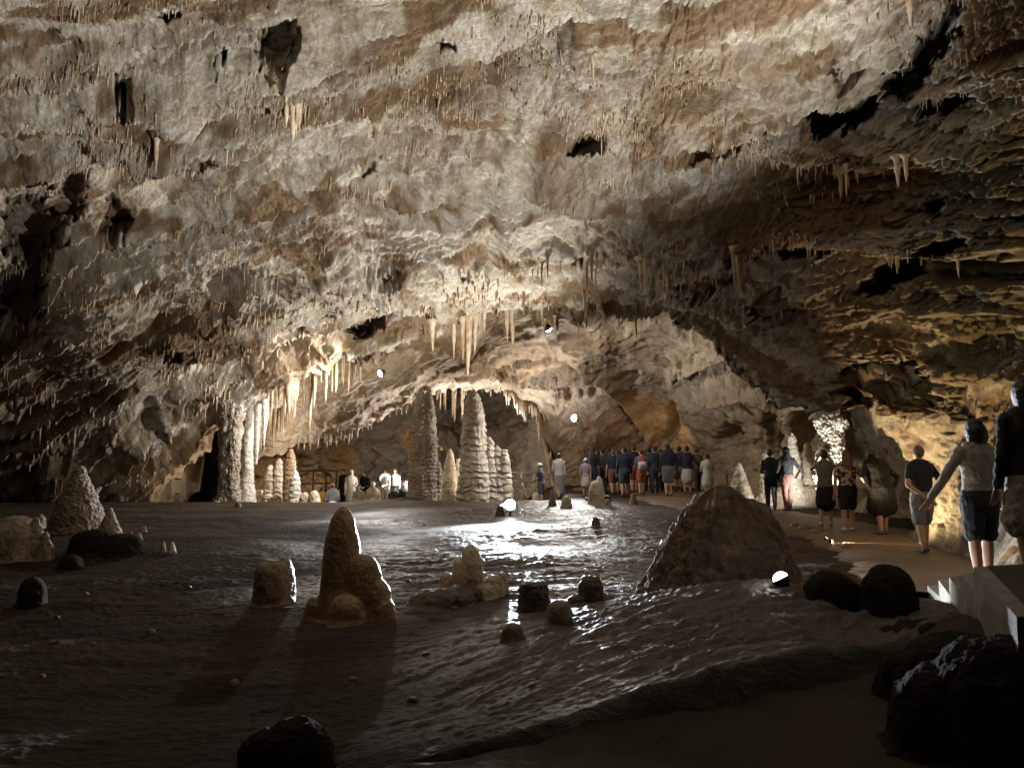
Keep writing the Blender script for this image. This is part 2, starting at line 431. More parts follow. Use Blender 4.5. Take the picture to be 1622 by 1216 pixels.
# footpath: a strip a few centimetres proud of the floor
def path_mesh():
    pts = []
    for i in range(len(PATH) - 1):
        p0 = np.array(PATH[max(i - 1, 0)]); p1 = np.array(PATH[i]); p2 = np.array(PATH[i + 1]); p3 = np.array(PATH[min(i + 2, len(PATH) - 1)])
        for t in np.linspace(0, 1, 24, endpoint=False):
            pts.append(.5 * (2 * p1 + (p2 - p0) * t + (2 * p0 - 5 * p1 + 4 * p2 - p3) * t * t + (3 * p1 - p0 - 3 * p2 + p3) * t ** 3))
    pts = np.array(pts); tg = np.gradient(pts, axis=0); tg /= np.linalg.norm(tg, axis=1, keepdims=True)
    nr = np.stack([tg[:, 1], -tg[:, 0]], -1)
    wd = np.linspace(-1, 1, 30)
    e = 1.5 + .12 * np.sin(np.arange(len(pts)) * .37) + .06 * np.sin(np.arange(len(pts)) * 1.3)
    g = pts[:, None] + nr[:, None] * (wd[None, :, None] * e[:, None, None])
    z = h_base(g[..., 0], g[..., 1]) + .075 - .12 * np.abs(wd[None]) ** 8
    z = z + .006 * fbm(np.stack([g[..., 0].ravel() * 6, g[..., 1].ravel() * 6, 0 * g[..., 0].ravel()], -1), 3, 5).reshape(z.shape)
    return np.concatenate([g, z[..., None]], -1)
pth = grid_mesh('footpath', path_mesh(), M['path']); pth['kind'] = 'structure'
def walk_mesh():
    a = np.array([-.45, 4.45]); b = np.array([6.2, 7.92]); n = np.array([(b - a)[1], -(b - a)[0]]); n /= np.linalg.norm(n)
    s = np.linspace(-.35, 1.3, 120); t = np.concatenate([np.linspace(0, .1, 8), np.linspace(.13, 9, 60)])
    g = a + (b - a) * s[:, None, None] + n * t[None, :, None]
    wob = .05 * np.sin(s * 31) + .03 * np.sin(s * 77 + 1)
    g = g + n * wob[:, None, None] * np.exp(-t)[None, :, None]
    z = .10 - .16 * (1 - sstep(0, .09, t))[None, :] + bank(g[..., 0], g[..., 1])
    z = z + .02 * fbm(np.stack([g[..., 0].ravel() * 2.5, g[..., 1].ravel() * 2.5, 0 * g[..., 0].ravel()], -1), 5, 15).reshape(z.shape)
    return np.concatenate([g, z[..., None]], -1)
wk = grid_mesh('pavement', walk_mesh(), M['walk']); wk['kind'] = 'structure'

# ------------------------------------------------------------------ cave ceiling
LIPX = [-1200, -300, 0, 200, 235, 270, 320, 360, 400, 450, 520, 580, 640, 700, 760, 830, 900, 1000, 1060, 1110, 1160, 1195, 1225, 1280, 1340, 1400, 1450, 1500, 1560, 1622, 1800, 2500]
LIPY = [830, 815, 806, 806, 790, 735, 690, 662, 640, 612, 577, 552, 528, 508, 496, 490, 487, 488, 496, 515, 545, 590, 618, 636, 648, 640, 650, 650, 662, 668, 690, 740]
def lip(px): return np.interp(px, LIPX, LIPY)
VC = [  # (px, py, Y) survey of the vault
 (-900, -1250, 4.2), (200, -1250, 4.0), (811, -1250, 4.0), (1500, -1250, 3.6), (2400, -1250, 3.4),
 (-900, -400, 8.0), (100, -400, 8.2), (811, -400, 8.4), (1450, -400, 7.2), (2300, -400, 5.8),
 (-900, 0, 10.5), (0, 0, 12.0), (300, 0, 12.6), (600, 0, 12.8), (900, 0, 12.8), (1200, 0, 11.6), (1450, 0, 10.4), (1622, 0, 9.6), (2300, 0, 7.2),
 (0, 150, 14.2), (300, 150, 14.8), (600, 150, 15.2), (850, 150, 15.2), (1100, 150, 14.0), (1350, 150, 12.8), (1622, 150, 10.4),
 (-900, 400, 14), (0, 300, 17.0), (250, 300, 17.6), (500, 300, 18.0), (750, 300, 18.2), (950, 300, 17.6), (1150, 300, 16.0), (1350, 300, 14.0), (1622, 300, 11.2), (2300, 400, 8.5),
 (0, 450, 20.5), (200, 450, 21.0), (450, 430, 21.3), (700, 400, 21.2), (900, 400, 20.8), (1100, 400, 19.0), (1300, 420, 15.5), (1450, 420, 13.6), (1622, 450, 11.6),
 (0, 600, 23.6), (150, 600, 23.8), (300, 580, 24.6), (450, 530, 24.8), (600, 480, 24.6), (750, 450, 24.0), (900, 450, 23.6), (1050, 455, 23.2), (1150, 490, 21.5), (1250, 540, 18.5), (1350, 540, 15.8), (1480, 560, 13.6), (1622, 580, 11.8),
 (-900, 800, 22), (0, 780, 27.0), (150, 780, 27.2), (230, 780, 27.5), (320, 680, 27.4), (400, 635, 27.2), (520, 570, 26.8), (640, 525, 26.2), (760, 492, 25.5), (900, 485, 25.0), (1050, 490, 24.6), (1160, 540, 22.5), (1220, 612, 20.5), (1340, 645, 16.5), (1450, 648, 14.0), (1622, 665, 11.8), (2300, 700, 9)]
LEDGES = [  # (polyline in photo pixels, drop in metres, fall-off in pixels)
 ([(240, 212), (420, 182), (560, 145), (700, 95), (820, 48), (900, 10)], 1.15, 130),
 ([(-60, 190), (60, 168), (170, 165), (260, 152), (330, 160)], .35, 60),
 ([(330, 135), (420, 118), (520, 100), (640, 60), (760, 0)], .30, 40),
 ([(130, 215), (230, 210), (320, 200)], .4, 40),
 ([(700, 110), (790, 75), (850, 60)], .3, 40),
 ([(840, 300), (900, 290), (980, 268), (1080, 232), (1180, 236), (1300, 240), (1420, 246), (1520, 232), (1640, 240)], .5, 60),
 ([(1040, 200), (1110, 188), (1170, 195), (1240, 170), (1300, 140), (1400, 135)], .45, 60),
 ([(560, 362), (700, 338), (820, 330), (960, 336), (1080, 350)], .30, 45),
 ([(780, 384), (930, 384), (1050, 376), (1160, 394), (1260, 362), (1340, 378), (1450, 388), (1560, 402), (1660, 410)], .6, 60),
 ([(330, 470), (440, 440), (560, 402), (680, 372), (760, 366)], .36, 50),
 ([(300, 575), (420, 520), (540, 478), (660, 446), (800, 428), (960, 420), (1080, 440), (1170, 452)], .42, 50),
 ([(260, 640), (380, 565), (500, 520), (620, 486), (740, 466), (900, 455), (1060, 462), (1160, 492)], .36, 40),
 ([(1180, 520), (1280, 470), (1400, 480), (1500, 500), (1640, 500)], .5, 70),
 ([(1000, 30), (1120, 36), (1200, 20), (1300, 10)], .35, 60),
 ([(0, 500), (80, 470), (160, 380)], .4, 50),
 ([(20, 560), (120, 540), (200, 500)], .3, 50)]
HOLES = [  # (px, py, rx, ry, rot degrees, depth)
 (1335, 165, 62, 30, -8, 3.0), (1268, 165, 34, 18, -10, 2.2), (1478, 70, 22, 74, 28, 2.4), (1440, 120, 30, 26, 0, 1.6), (1290, 380, 60, 17, 0, 2.0), (1190, 384, 22, 18, 0, 1.6),
 (940, 213, 30, 10, 0, 1.2), (1160, 200, 62, 11, -6, 1.4), (50, 365, 46, 52, 0, 2.4), (112, 286, 22, 34, 10, 1.8), (185, 348, 20, 30, 0, 1.6), (28, 465, 44, 52, 20, 2.4), (100, 330, 30, 24, 0, 1.4),
 (545, 187, 15, 8, 0, 1.0), (372, 232, 10, 7, 0, .8), (438, 42, 30, 17, -15, 1.5), (350, 68, 9, 7, 0, .8), (270, 10, 15, 16, 0, 1.2), (188, 118, 12, 24, 0, 1.0),
 (824, 52, 13, 11, 0, .8), (930, 390, 60, 9, 0, .9), (1400, 605, 60, 42, 0, 1.6), (1430, 430, 52, 20, -20, 1.8), (1500, 322, 20, 12, 0, .6), (270, 558, 9, 9, 0, .8), (585, 520, 36, 8, -18, .9),
 (460, 530, 26, 18, 0, .5), (1350, 88, 30, 24, 0, .5), (240, 272, 20, 6, 0, .6), (330, 272, 8, 6, 0, .6), (584, 270, 12, 5, 0, .5), (520, 160, 30, 10, -12, .5), (1560, 380, 34, 16, 0, 1.0), (1130, 430, 60, 20, -20, .8),
 (1520, 150, 40, 14, -10, .8), (1250, 470, 40, 26, 0, .8), (55, 290, 22, 7, 0, .7), (740, 410, 14, 10, 0, .6), (620, 410, 16, 9, 0, .5), (700, 60, 16, 9, 0, .5)]
def terr(f, sharp=.16):
    fl = np.floor(f); t = f - fl
    return fl + sstep(0, sharp, t) * .72 + .28 * t
def rock_disp(p, seed, amp=1.0, bed=(.42, .82, .40), bedf=1.05, popcorn=None):
    warp = np.stack([fbm(p * .35, 3, seed + 1), fbm(p * .35, 3, seed + 2), fbm(p * .35, 3, seed + 3)], -1)
    q = p + warp * .7
    e1 = np.array([.90, -.40, .18]); e1 /= np.linalg.norm(e1)          # strike of the bedding
    e2 = np.cross([0, 0, 1.0], e1); e2 /= np.linalg.norm(e2); e3 = np.cross(e1, e2)
    A = np.stack([q @ e1, q @ e2, q @ e3], -1)
    d = .36 * fbm(p * .26, 3, seed + 4)
    d = d + .25 * terr(1.7 * fbm(A * np.array([.16, .46, .5]), 4, seed + 5, .55))
    d = d + .105 * terr(2.1 * fbm(A * np.array([.45, 1.25, 1.3]), 4, seed + 6, .6))
    d = d + .030 * terr(2.0 * fbm(A * np.array([1.3, 3.2, 3.2]), 3, seed + 7, .6), .25)
    m1 = np.clip(.5 + 1.4 * pn(p * .45, seed + 12), .12, 1.2)
    d = d + m1 * (.040 * fbm(q * 2.6, 3, seed + 30, .6) + .028 * ridged(q * 3.1, 2, seed + 20))
    pits = np.clip(pn(A * np.array([.7, 1.3, 1.3]), seed + 40) - .34, 0, 1)
    d = d - .9 * pits
    d = d + .013 * ridged(q * 7.5, 3, seed + 50) + .014 * fbm(q * 15, 3, seed + 60, .75)
    if popcorn is not None:
        d = d + popcorn * (.075 * (np.abs(pn(q * 3.6, seed + 70)) * 2 - .5) + .05 * (np.abs(pn(q * 8.5, seed + 71)) * 2 - .5))
    return d * amp
BANDS = [  # bedding lines of the vault as they cross the view
 [(-60, 1100), (100, 900), (235, 790), (400, 640), (640, 525), (900, 487), (1060, 492), (1200, 600), (1340, 670), (1622, 760)],
 [(-60, 770), (100, 695), (300, 572), (540, 478), (800, 428), (1000, 424), (1170, 456), (1300, 500), (1450, 520), (1622, 540)],
 [(-60, 620), (100, 560), (330, 470), (560, 402), (760, 366), (960, 376), (1160, 394), (1340, 378), (1450, 388), (1622, 405)],
 [(-60, 480), (200, 400), (560, 300), (840, 288), (980, 266), (1180, 236), (1420, 246), (1622, 240)],
 [(-60, 300), (240, 212), (420, 182), (600, 135), (760, 96), (900, 104), (1060, 128), (1240, 112), (1400, 80), (1622, 30)],
 [(-60, 190), (170, 150), (330, 120), (520, 84), (700, 34), (870, -10), (1100, -20), (1622, -110)],
 [(-60, 60), (520, -40), (1100, -150), (1622, -260)]]
def band_coord(px, PY):
    ys = np.array([np.interp(px, [p[0] for p in b], [p[1] for p in b]) for b in BANDS])   # (k, cols)
    B = np.empty(PY.shape)
    for j in range(PY.shape[1]):
        yy = ys[:, j]; B[:, j] = np.interp(-PY[:, j], -yy, np.arange(len(yy)))
        hi = PY[:, j] < yy[-1]; B[hi, j] = len(yy) - 1 + (yy[-1] - PY[hi, j]) / 150.0
    return B
def saw(f, edge=.07):
    t = f - np.floor(f)
    return np.where(t < edge, t / edge, 1 - (t - edge) / (1 - edge)) - .5
def vault_disp(P0, px, PY, seed, popcorn):
    p = P0.reshape(-1, 3); B = band_coord(px, PY).ravel()
    A = np.stack([p[:, 0] * 1.0, B * 2.6, .35 * p[:, 2]], -1)
    w = np.stack([fbm(p * .5, 3, seed + 1), fbm(p * .5, 3, seed + 2), fbm(p * .5, 3, seed + 3)], -1); q = p + .5 * w
    Aw = A + .32 * w
    rt = 1 - .68 * sstep(1000, 1250, px)[None, :].repeat(PY.shape[0], 0).ravel()      # rounder, knobbly rock on the right
    d = .30 * fbm(p * .24, 3, seed + 4) + .20 * fbm(A * np.array([.18, .42, .3]), 3, seed + 41)
    rk = np.clip(.5 + 1.5 * pn(Aw * np.array([.13, .36, .3]), seed + 12), 0, 1)          # rough zones between bare sheets
    f1 = Aw[:, 1] * .75 + .34 * fbm(Aw * np.array([.16, .25, .3]), 3, seed + 5) + .14 * fbm(q * 1.3, 3, seed + 51)
    a1 = np.clip(.45 + 1.6 * pn(A * np.array([.09, .45, .3]) + 5, seed + 13), 0, 1.15)
    d = d + 1.0 * rt * a1 * saw(f1, .06)
    f2 = Aw[:, 1] * 2.1 + .55 * fbm(Aw * np.array([.35, .5, .5]), 4, seed + 6) + .2 * fbm(q * 2.4, 2, seed + 52)
    a2 = np.clip(.40 + 1.5 * pn(A * np.array([.3, .8, .6]) + 9, seed + 14), 0, 1.15)
    d = d + .46 * rt * a2 * saw(f2, .09)
    f3 = Aw[:, 1] * 6.0 + .7 * fbm(Aw * np.array([.6, 1.1, 1.1]), 4, seed + 7)
    d = d + .15 * rt * np.clip(.40 + 1.4 * pn(A * np.array([.5, 1, 1]) + 3, seed + 15), 0, 1) * saw(f3, .15)
    d = d + .13 * (.25 + .75 * rk) * terr(1.8 * fbm(Aw * np.array([.38, 1.0, .9]), 4, seed + 8, .58), .2)
    d = d + rk * (.040 * fbm(q * 2.8, 3, seed + 30, .62) + .022 * ridged(q * 3.4, 2, seed + 20))
    pits = np.clip(pn(Aw * np.array([.7, 1.5, 1.2]), seed + 40) - .40, 0, 1)
    d = d - 1.3 * pits
    d = d + (.35 + .65 * rk) * .028 * ridged(q * 7, 3, seed + 50) + .019 * fbm(q * 12, 4, seed + 60, .8)
    d = d + popcorn * (.11 * (np.abs(pn(q * 3.6, seed + 70)) * 2 - .5) + .08 * (np.abs(pn(q * 8.5, seed + 71)) * 2 - .5))
    return d
class Sheet:
    def at(s, px, py):
        j = int(np.argmin(np.abs(s.px - px))); i = int(np.argmin(np.abs(s.PY[:, j] - py)))
        return s.P[i, j]
def make_ceiling():
    s = Sheet()
    px = np.concatenate([np.linspace(-1100, -70, 40), np.arange(-62, 1686, 1.75), np.linspace(1694, 2450, 34)])
    L = lip(px) + 5 * np.sin(px * .045) + 4 * np.sin(px * .11 + 1) + 3 * np.sin(px * .31)
    nd = 440
    T = np.linspace(0, 1, nd)
    dense = L[None, :] + (-62 - L[None, :]) * T[:, None]
    co = np.repeat(np.linspace(-75, -1250, 60)[:, None], len(px), 1)
    PY = np.concatenate([dense, co]); PX = np.repeat(px[None], len(PY), 0)
    Y = rbf(VC)(PX, PY); P0 = PT(PX, PY, Y)
    nrm = grid_normals(P0); fl = P0.reshape(-1, 3)
    pc = (sstep(860, 1080, PX) * sstep(560, 300, np.abs(PY - 330) * 1.0 + 0 * PX)).ravel()
    d = vault_disp(P0, px, PY, 100, pc).reshape(PX.shape)
    # smooth slab between the upper ledge and the middle bands, as photographed
    wx = 16 * fbm(np.stack([PX.ravel() / 70, PY.ravel() / 70, 0 * PX.ravel()], -1), 4, 300).reshape(PX.shape)
    wy = 13 * fbm(np.stack([PX.ravel() / 60, PY.ravel() / 60, 0 * PX.ravel() + 9], -1), 4, 310).reshape(PX.shape)
    w2 = 10 * fbm(np.stack([PX.ravel() / 17, PY.ravel() / 17, 0 * PX.ravel() + 4], -1), 3, 320).reshape(PX.shape)
    for pl, A, fo in LEDGES:
        xs = [p[0] for p in pl]; ys = [p[1] for p in pl]
        ly = np.interp(PX, xs, ys) + wy * .9
        dy = ly - PY
        m = sstep(xs[0] - 20, xs[0] + 40, PX) * sstep(xs[-1] + 20, xs[-1] - 40, PX)
        AD, AR = (.3 * A, .95 * A) if A > .8 else (1.1 * A, .6 * A)
        d = d + AD * m * np.exp(-np.clip(dy, 0, None) / fo) * sstep(-3, 2, dy) - AR * m * np.exp(-np.clip(-dy, 0, None) / (fo * .7)) * (dy < 0)
    hd = np.zeros(PX.shape)
    for hx, hy, rx, ry, rot, dep in HOLES:
        c, sn = math.cos(R(rot)), math.sin(R(rot)); X = PX + wx * .8 + w2 * 1.5 - hx; Yq = PY + wy * .8 + w2[::-1] - hy
        u = (X * c + Yq * sn) / rx; v = (-X * sn + Yq * c) / ry
        hd = np.maximum(hd, dep * (.8 if rx < 32 else 1.1) * sstep(1.25, .60, np.hypot(u, v)))
    near = sstep(-1250, -300, PY)
    vd = P0 - np.array([0, 0, CAMZ]); vd[..., 2] *= .85; vd /= np.linalg.norm(vd, axis=-1, keepdims=True)
    P = P0 + nrm * (d * (.4 + .6 * near))[..., None] + vd * hd[..., None]
    # roll the lip back and up behind itself
    rows = []
    for k in range(1, 13):
        a = k / 12
        q = P[0].copy(); q[:, 1] += .10 * k + .02 * k * k; q[:, 2] += -.12 * math.sin(a * math.pi) + .015 * k * k * (L < 780)
        for ax_ in (0, 1, 2): q[:, ax_] += (.10 if k < 3 else .34) * fbm(q * 1.3 + 3 * ax_, 5, 400 + ax_, .6)
        rows.append(q)
    Pall = np.concatenate([np.array(rows[::-1]), P])
    stain = np.zeros(PX.shape)
    n1 = fbm(fl * .5, 4, 500).reshape(PX.shape)
    for sx, sy, rx, ry, k in [(640, 150, 170, 50, .85), (740, 120, 110, 40, .8), (330, 240, 150, 40, .5), (1100, 110, 190, 90, .75), (900, 250, 60, 120, .6), (1250, 230, 200, 60, .45), (1000, 200, 120, 60, .55),
                              (430, 560, 130, 60, .75), (560, 520, 80, 40, .6), (100, 650, 110, 110, .55), (330, 640, 70, 50, .5), (60, 420, 120, 120, .5), (640, 240, 90, 40, .4), (1000, 390, 180, 26, .5), (1300, 500, 160, 90, .5), (560, 10, 120, 40, .5)]:
        stain = np.maximum(stain, k * sstep(1.25, .35, np.hypot((PX + 2 * wx - sx) / rx, (PY + 2 * wy - sy) / ry)))
    Bs = band_coord(px, PY); As = np.stack([fl[:, 0] * .28, Bs.ravel() * 2.2, 0 * fl[:, 0]], -1) + .35 * np.stack([n1.ravel()] * 3, -1)
    streak = sstep(.04, .36, fbm(As, 4, 520, .6).reshape(PX.shape))
    stain = np.clip(np.maximum(stain * (1 + .9 * n1), .92 * streak), 0, .94)
    moss = np.clip(sstep(1380, 1560, PX + 3 * wx) * sstep(60, 330, PY) * (.75 + .9 * n1), 0, .85)
    pad = lambda a: np.concatenate([np.repeat(a[:1], 12, 0), a])
    s.o = grid_mesh('ceiling', Pall, M['rock'], {'stain': pad(stain), 'moss': pad(moss)}); s.o['kind'] = 'structure'
    s.P = P; s.px = px; s.PY = PY
    return s
CEIL = make_ceiling()

def make_wall(px, top, bot, ctrl, mat, seed, rows, amp=.8, curl=None, holes=(), bed=(.5, .2, .85), bedf=1.2, stains=(), popcorn=None, ledges=()):
    s = Sheet(); T = np.linspace(0, 1, rows)[:, None]
    PY = top[None] + (bot - top)[None] * T; PX = np.repeat(px[None], rows, 0)
    P0 = PT(PX, PY, rbf(ctrl)(PX, PY)); nrm = grid_normals(P0); fl = P0.reshape(-1, 3)
    d = rock_disp(fl, seed, amp, bed, bedf, popcorn).reshape(PX.shape)
    wx = 10 * fbm(np.stack([PX.ravel() / 30, PY.ravel() / 30, 0 * PX.ravel()], -1), 4, seed + 200).reshape(PX.shape)
    for pl, A, fo in ledges:
        xs = [p[0] for p in pl]; ys = [p[1] for p in pl]
        dy = np.interp(PX, xs, ys) + wx * .7 - PY
        m = sstep(xs[0] - 10, xs[0] + 20, PX) * sstep(xs[-1] + 10, xs[-1] - 20, PX)
        d = d + A * m * np.exp(-np.clip(dy, 0, None) / fo) * sstep(-2, 2, dy) - .3 * A * m * np.exp(-np.clip(-dy, 0, None) / (fo * .7)) * (dy < 0)
    for hx, hy, rx, ry, rot, dep in holes:
        c, sn = math.cos(R(rot)), math.sin(R(rot)); X = PX + wx - hx; Yq = PY + wx[::-1] - hy
        u = (X * c + Yq * sn) / rx; v = (-X * sn + Yq * c) / ry
        d = d - dep * sstep(1.15, .5, np.hypot(u, v))
    P = P0 + nrm * d[..., None]
    stain = np.zeros(PX.shape)
    for sx, sy, rx, ry, k in stains:
        stain = np.maximum(stain, k * sstep(1.2, .4, np.hypot((PX + 2 * wx - sx) / rx, (PY + 2 * wx - sy) / ry)))
    Pall = P; pad = 0
    if curl is not None:
        ex = []
        for k in range(1, 11):
            q = P[-1].copy(); cm = curl
            q[:, 1] += (.09 * k + .02 * k * k) * cm; q[:, 2] += (-.06 * math.sin(k / 10 * math.pi) + .018 * k * k) * cm + (-.02 * k) * (1 - cm)
            ex.append(q)
        Pall = np.concatenate([P, np.array(ex)]); pad = 10
    stain = np.concatenate([stain, np.repeat(stain[-1:], pad, 0)]) if pad else stain
    s.o = grid_mesh('cave_wall', Pall, mat, {'stain': stain}); s.o['kind'] = 'structure'
    s.P = P; s.px = px; s.PY = PY; return s

# back chamber: the pale slab under the arch, the brown back wall and the rough wall on the right
px2 = np.arange(190, 1480, 1.8)
L2X = [190, 330, 372, 430, 470, 560, 620, 650, 680, 730, 780, 812, 835, 850, 862, 872, 885, 1480]
L2Y = [815, 812, 770, 722, 704, 684, 648, 630, 618, 611, 614, 622, 640, 665, 700, 745, 815, 860]
bot2 = np.interp(px2, L2X, L2Y) + 2.5 * np.sin(px2 * .13) + 2 * np.sin(px2 * .37)
top2 = lip(px2) - 75
WC = [(190, 600, 36), (190, 820, 38), (285, 700, 36), (285, 790, 39), (330, 600, 34), (330, 700, 36), (335, 790, 38), (385, 640, 29.6), (390, 790, 29), (430, 560, 30.0), (430, 640, 29.5), (430, 720, 30.0), (520, 520, 30), (520, 600, 29.4), (520, 690, 32.0), (620, 470, 30), (620, 560, 28.6), (620, 645, 32), (730, 440, 29), (730, 540, 29.0), (730, 612, 33.5),
      (830, 430, 28.0), (830, 520, 28.6), (830, 600, 34), (870, 700, 36), (880, 800, 37), (950, 430, 27.5), (950, 520, 28.5), (950, 600, 32.5), (950, 700, 36), (950, 800, 37.5), (1060, 430, 27), (1060, 540, 28.5), (1060, 620, 33.0), (1060, 700, 36.0), (1060, 800, 37),
      (1160, 480, 25.0), (1160, 560, 26.0), (1160, 640, 28.0), (1160, 720, 30.5), (1160, 820, 30.0), (1250, 560, 22.5), (1250, 640, 24.5), (1250, 720, 26.0), (1250, 830, 24.8), (1340, 600, 19.5), (1340, 660, 22.0), (1340, 740, 23.0), (1340, 860, 21.5), (1470, 600, 17), (1470, 700, 19), (1470, 860, 19)]
WALL2 = make_wall(px2, top2, bot2, WC, M['wall'], 700, 260, .62, curl=sstep(900, 860, px2),
    holes=[(1065, 672, 12, 38, 12, 1.0), (1180, 575, 36, 14, 10, 1.2), (1225, 690, 15, 34, 0, 1.6), (1345, 730, 40, 50, 0, 2.2), (1272, 680, 17, 44, 0, 1.5), (1160, 700, 30, 28, 0, .9), (1100, 590, 20, 8, 0, .6), (920, 620, 40, 8, -8, .4), (780, 575, 30, 7, 5, .4), (850, 655, 12, 30, -35, .7)],
    stains=[(690, 565, 90, 40, .8), (800, 560, 110, 45, .75), (930, 555, 90, 60, .6), (1000, 600, 60, 60, .45), (1180, 640, 80, 60, .5), (1030, 540, 60, 40, .6), (960, 720, 80, 30, .45), (1250, 620, 90, 30, .5)],
    ledges=[([(900, 560), (960, 600), (1020, 680), (1050, 720)], .6, 30), ([(700, 590), (780, 585), (860, 600), (900, 610)], .4, 18), ([(1060, 600), (1140, 570), (1200, 590), (1300, 640)], .6, 26), ([(800, 640), (840, 660), (870, 700), (890, 740)], .5, 16), ([(1100, 640), (1200, 630), (1290, 660)], .35, 18)])
# dark alcove wall behind the tall stalagmites
px3 = np.arange(330, 960, 2.0)
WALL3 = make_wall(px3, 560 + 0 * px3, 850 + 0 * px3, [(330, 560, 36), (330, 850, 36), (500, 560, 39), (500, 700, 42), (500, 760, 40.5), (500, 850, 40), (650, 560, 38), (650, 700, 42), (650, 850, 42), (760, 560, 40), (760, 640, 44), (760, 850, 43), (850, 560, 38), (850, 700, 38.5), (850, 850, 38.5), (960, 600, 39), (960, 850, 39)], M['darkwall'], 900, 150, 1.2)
# warm wall beside the path on the right
px4 = np.concatenate([np.arange(1338, 1690, 1.8), np.linspace(1695, 2600, 30)])
top4 = np.interp(px4, [1338, 1400, 1622, 2600], [575, 575, 600, 600]); bot4 = np.interp(px4, [1338, 1352, 1380, 1440, 1470, 1622, 2600], [640, 668, 712, 800, 900, 1040, 1300])
WALL4 = make_wall(px4, top4, bot4, [(1338, 600, 17.5), (1345, 650, 18.2), (1400, 600, 16.2), (1400, 720, 17.5), (1440, 640, 14.9), (1440, 790, 16.2), (1500, 640, 13.6), (1500, 760, 13.6), (1500, 900, 13.2), (1560, 640, 12.6), (1560, 780, 12.2), (1560, 920, 11.2), (1622, 640, 11.9), (1622, 780, 11.2), (1622, 1000, 9.9), (2600, 600, 5), (2600, 1300, 4.5)],
    M['rock'], 1100, 190, .55, curl=0 * px4, bed=(.75, .3, -.55), bedf=.8, stains=[(1560, 700, 60, 40, .5), (1450, 690, 14, 60, .6), (1420, 600, 80, 30, .5)],
    holes=[(1490, 680, 6, 3, 0, .3), (1512, 672, 5, 3, 0, .3), (1502, 700, 7, 4, 20, .3), (1590, 690, 14, 10, 0, .5), (1540, 690, 5, 3, 0, .25), (1449, 700, 4, 20, -25, .4), (1562, 852, 10, 7, 0, .3)])

# ------------------------------------------------------------------ lamps
def lamp(px, py, Y, aim, watts, col, ang, blend, rad, label, loc=None, name='flood_lamp', group=None, dome=.9, glow=30):
    p = Vector(PT(px, py, Y)) if loc is None else Vector(loc)
    root = empty(name, p); tag(root, label, 'lamp', group)
    a = Vector(aim).normalized(); up = Vector((0, 0, 1)); sx = a.cross(up)
    if sx.length < .05: sx = Vector((1, 0, 0))
    sx.normalize(); sy = sx.cross(a)
    def ring(off, r): return [a * off + (sx * math.cos(t) + sy * math.sin(t)) * r for t in [2 * math.pi * k / 20 for k in range(20)]]
    m = MB(); m.grid([ring(-rad * 1.1, rad * .45), ring(-rad * 1.0, rad * .7), ring(-.02, rad * 1.12), ring(.0, rad * 1.2), ring(.012, rad * 1.2), ring(.012, rad * 1.02), ring(.002, rad * 1.0)]); m.build('housing', M['metal'], root)
    m = MB(); m.grid([ring(.003, rad * .97), ring(.006, rad * .98), ring(.006 + rad * .3 * dome, rad * .93), ring(.006 + rad * .6 * dome, rad * .76), ring(.006 + rad * .82 * dome, rad * .5), ring(.006 + rad * .94 * dome, rad * .12)])
    lm = emit_mat('lamp_glow', col, glow); m.build('lens', lm, root)
    m = MB(); m.tube([sx * rad * 1.28 - a * .02, sx * rad * 1.28 - up * rad * 1.3, -sx * rad * 1.28 - up * rad * 1.3, -sx * rad * 1.28 - a * .02], [rad * .1] * 4, 6)
    m.tube([-up * rad * 1.3, -up * rad * 2.0 - a * rad], [rad * .16, rad * .2], 8); m.build('bracket', M['metal'], root)
    ld = bpy.data.lights.new('lamp_light', 'SPOT'); ld.energy = watts; ld.color = col; ld.spot_size = R(ang); ld.spot_blend = blend
    ld.shadow_soft_size = rad * .6
    lo = bpy.data.objects.new('lamp_light', ld); COL.objects.link(lo); lo.parent = root
    lo.location = a * (rad * 1.25 + .03); lo.rotation_euler = (-a).to_track_quat('Z', 'Y').to_euler()
    return root
for L_ in LAMPS: lamp(*L_)
# ------------------------------------------------------------------ stalagmites and boulders
def rough(amp, size, seed=0, ring=0.0, ringf=6.0, knob=0.0, knobs=.12, flute=0.0):
    def f(co, nn):
        p = co / size
        d = amp * (fbm(p, 4, seed, .55)) + .35 * amp * fbm(p * 5, 3, seed + 5)
        if ring:
            z = co[:, 2] * ringf + .5 * pn(co / (size * 1.5), seed + 7); t = z - np.floor(z)
            d = d + ring * (np.where(t < .25, t / .25, (1 - t) / .75) - .5) * np.clip(.6 + pn(co / size * .7, seed + 8), 0, 1.3)
        if knob: d = d + knob * (np.abs(pn(co / knobs, seed + 9)) * 2 - .35) + knob * .5 * (np.abs(pn(co / knobs * 2.3, seed + 10)) * 2 - .35)
        if flute:
            a = np.arctan2(co[:, 1], co[:, 0]); d = d + flute * ridged(np.stack([np.cos(a) * 4, np.sin(a) * 4, co[:, 2] * .25 / size], -1), 2, seed + 11)
        return co + nn * d[:, None]
    return f
GSTAL = 'stalagmites standing on the cave floor'
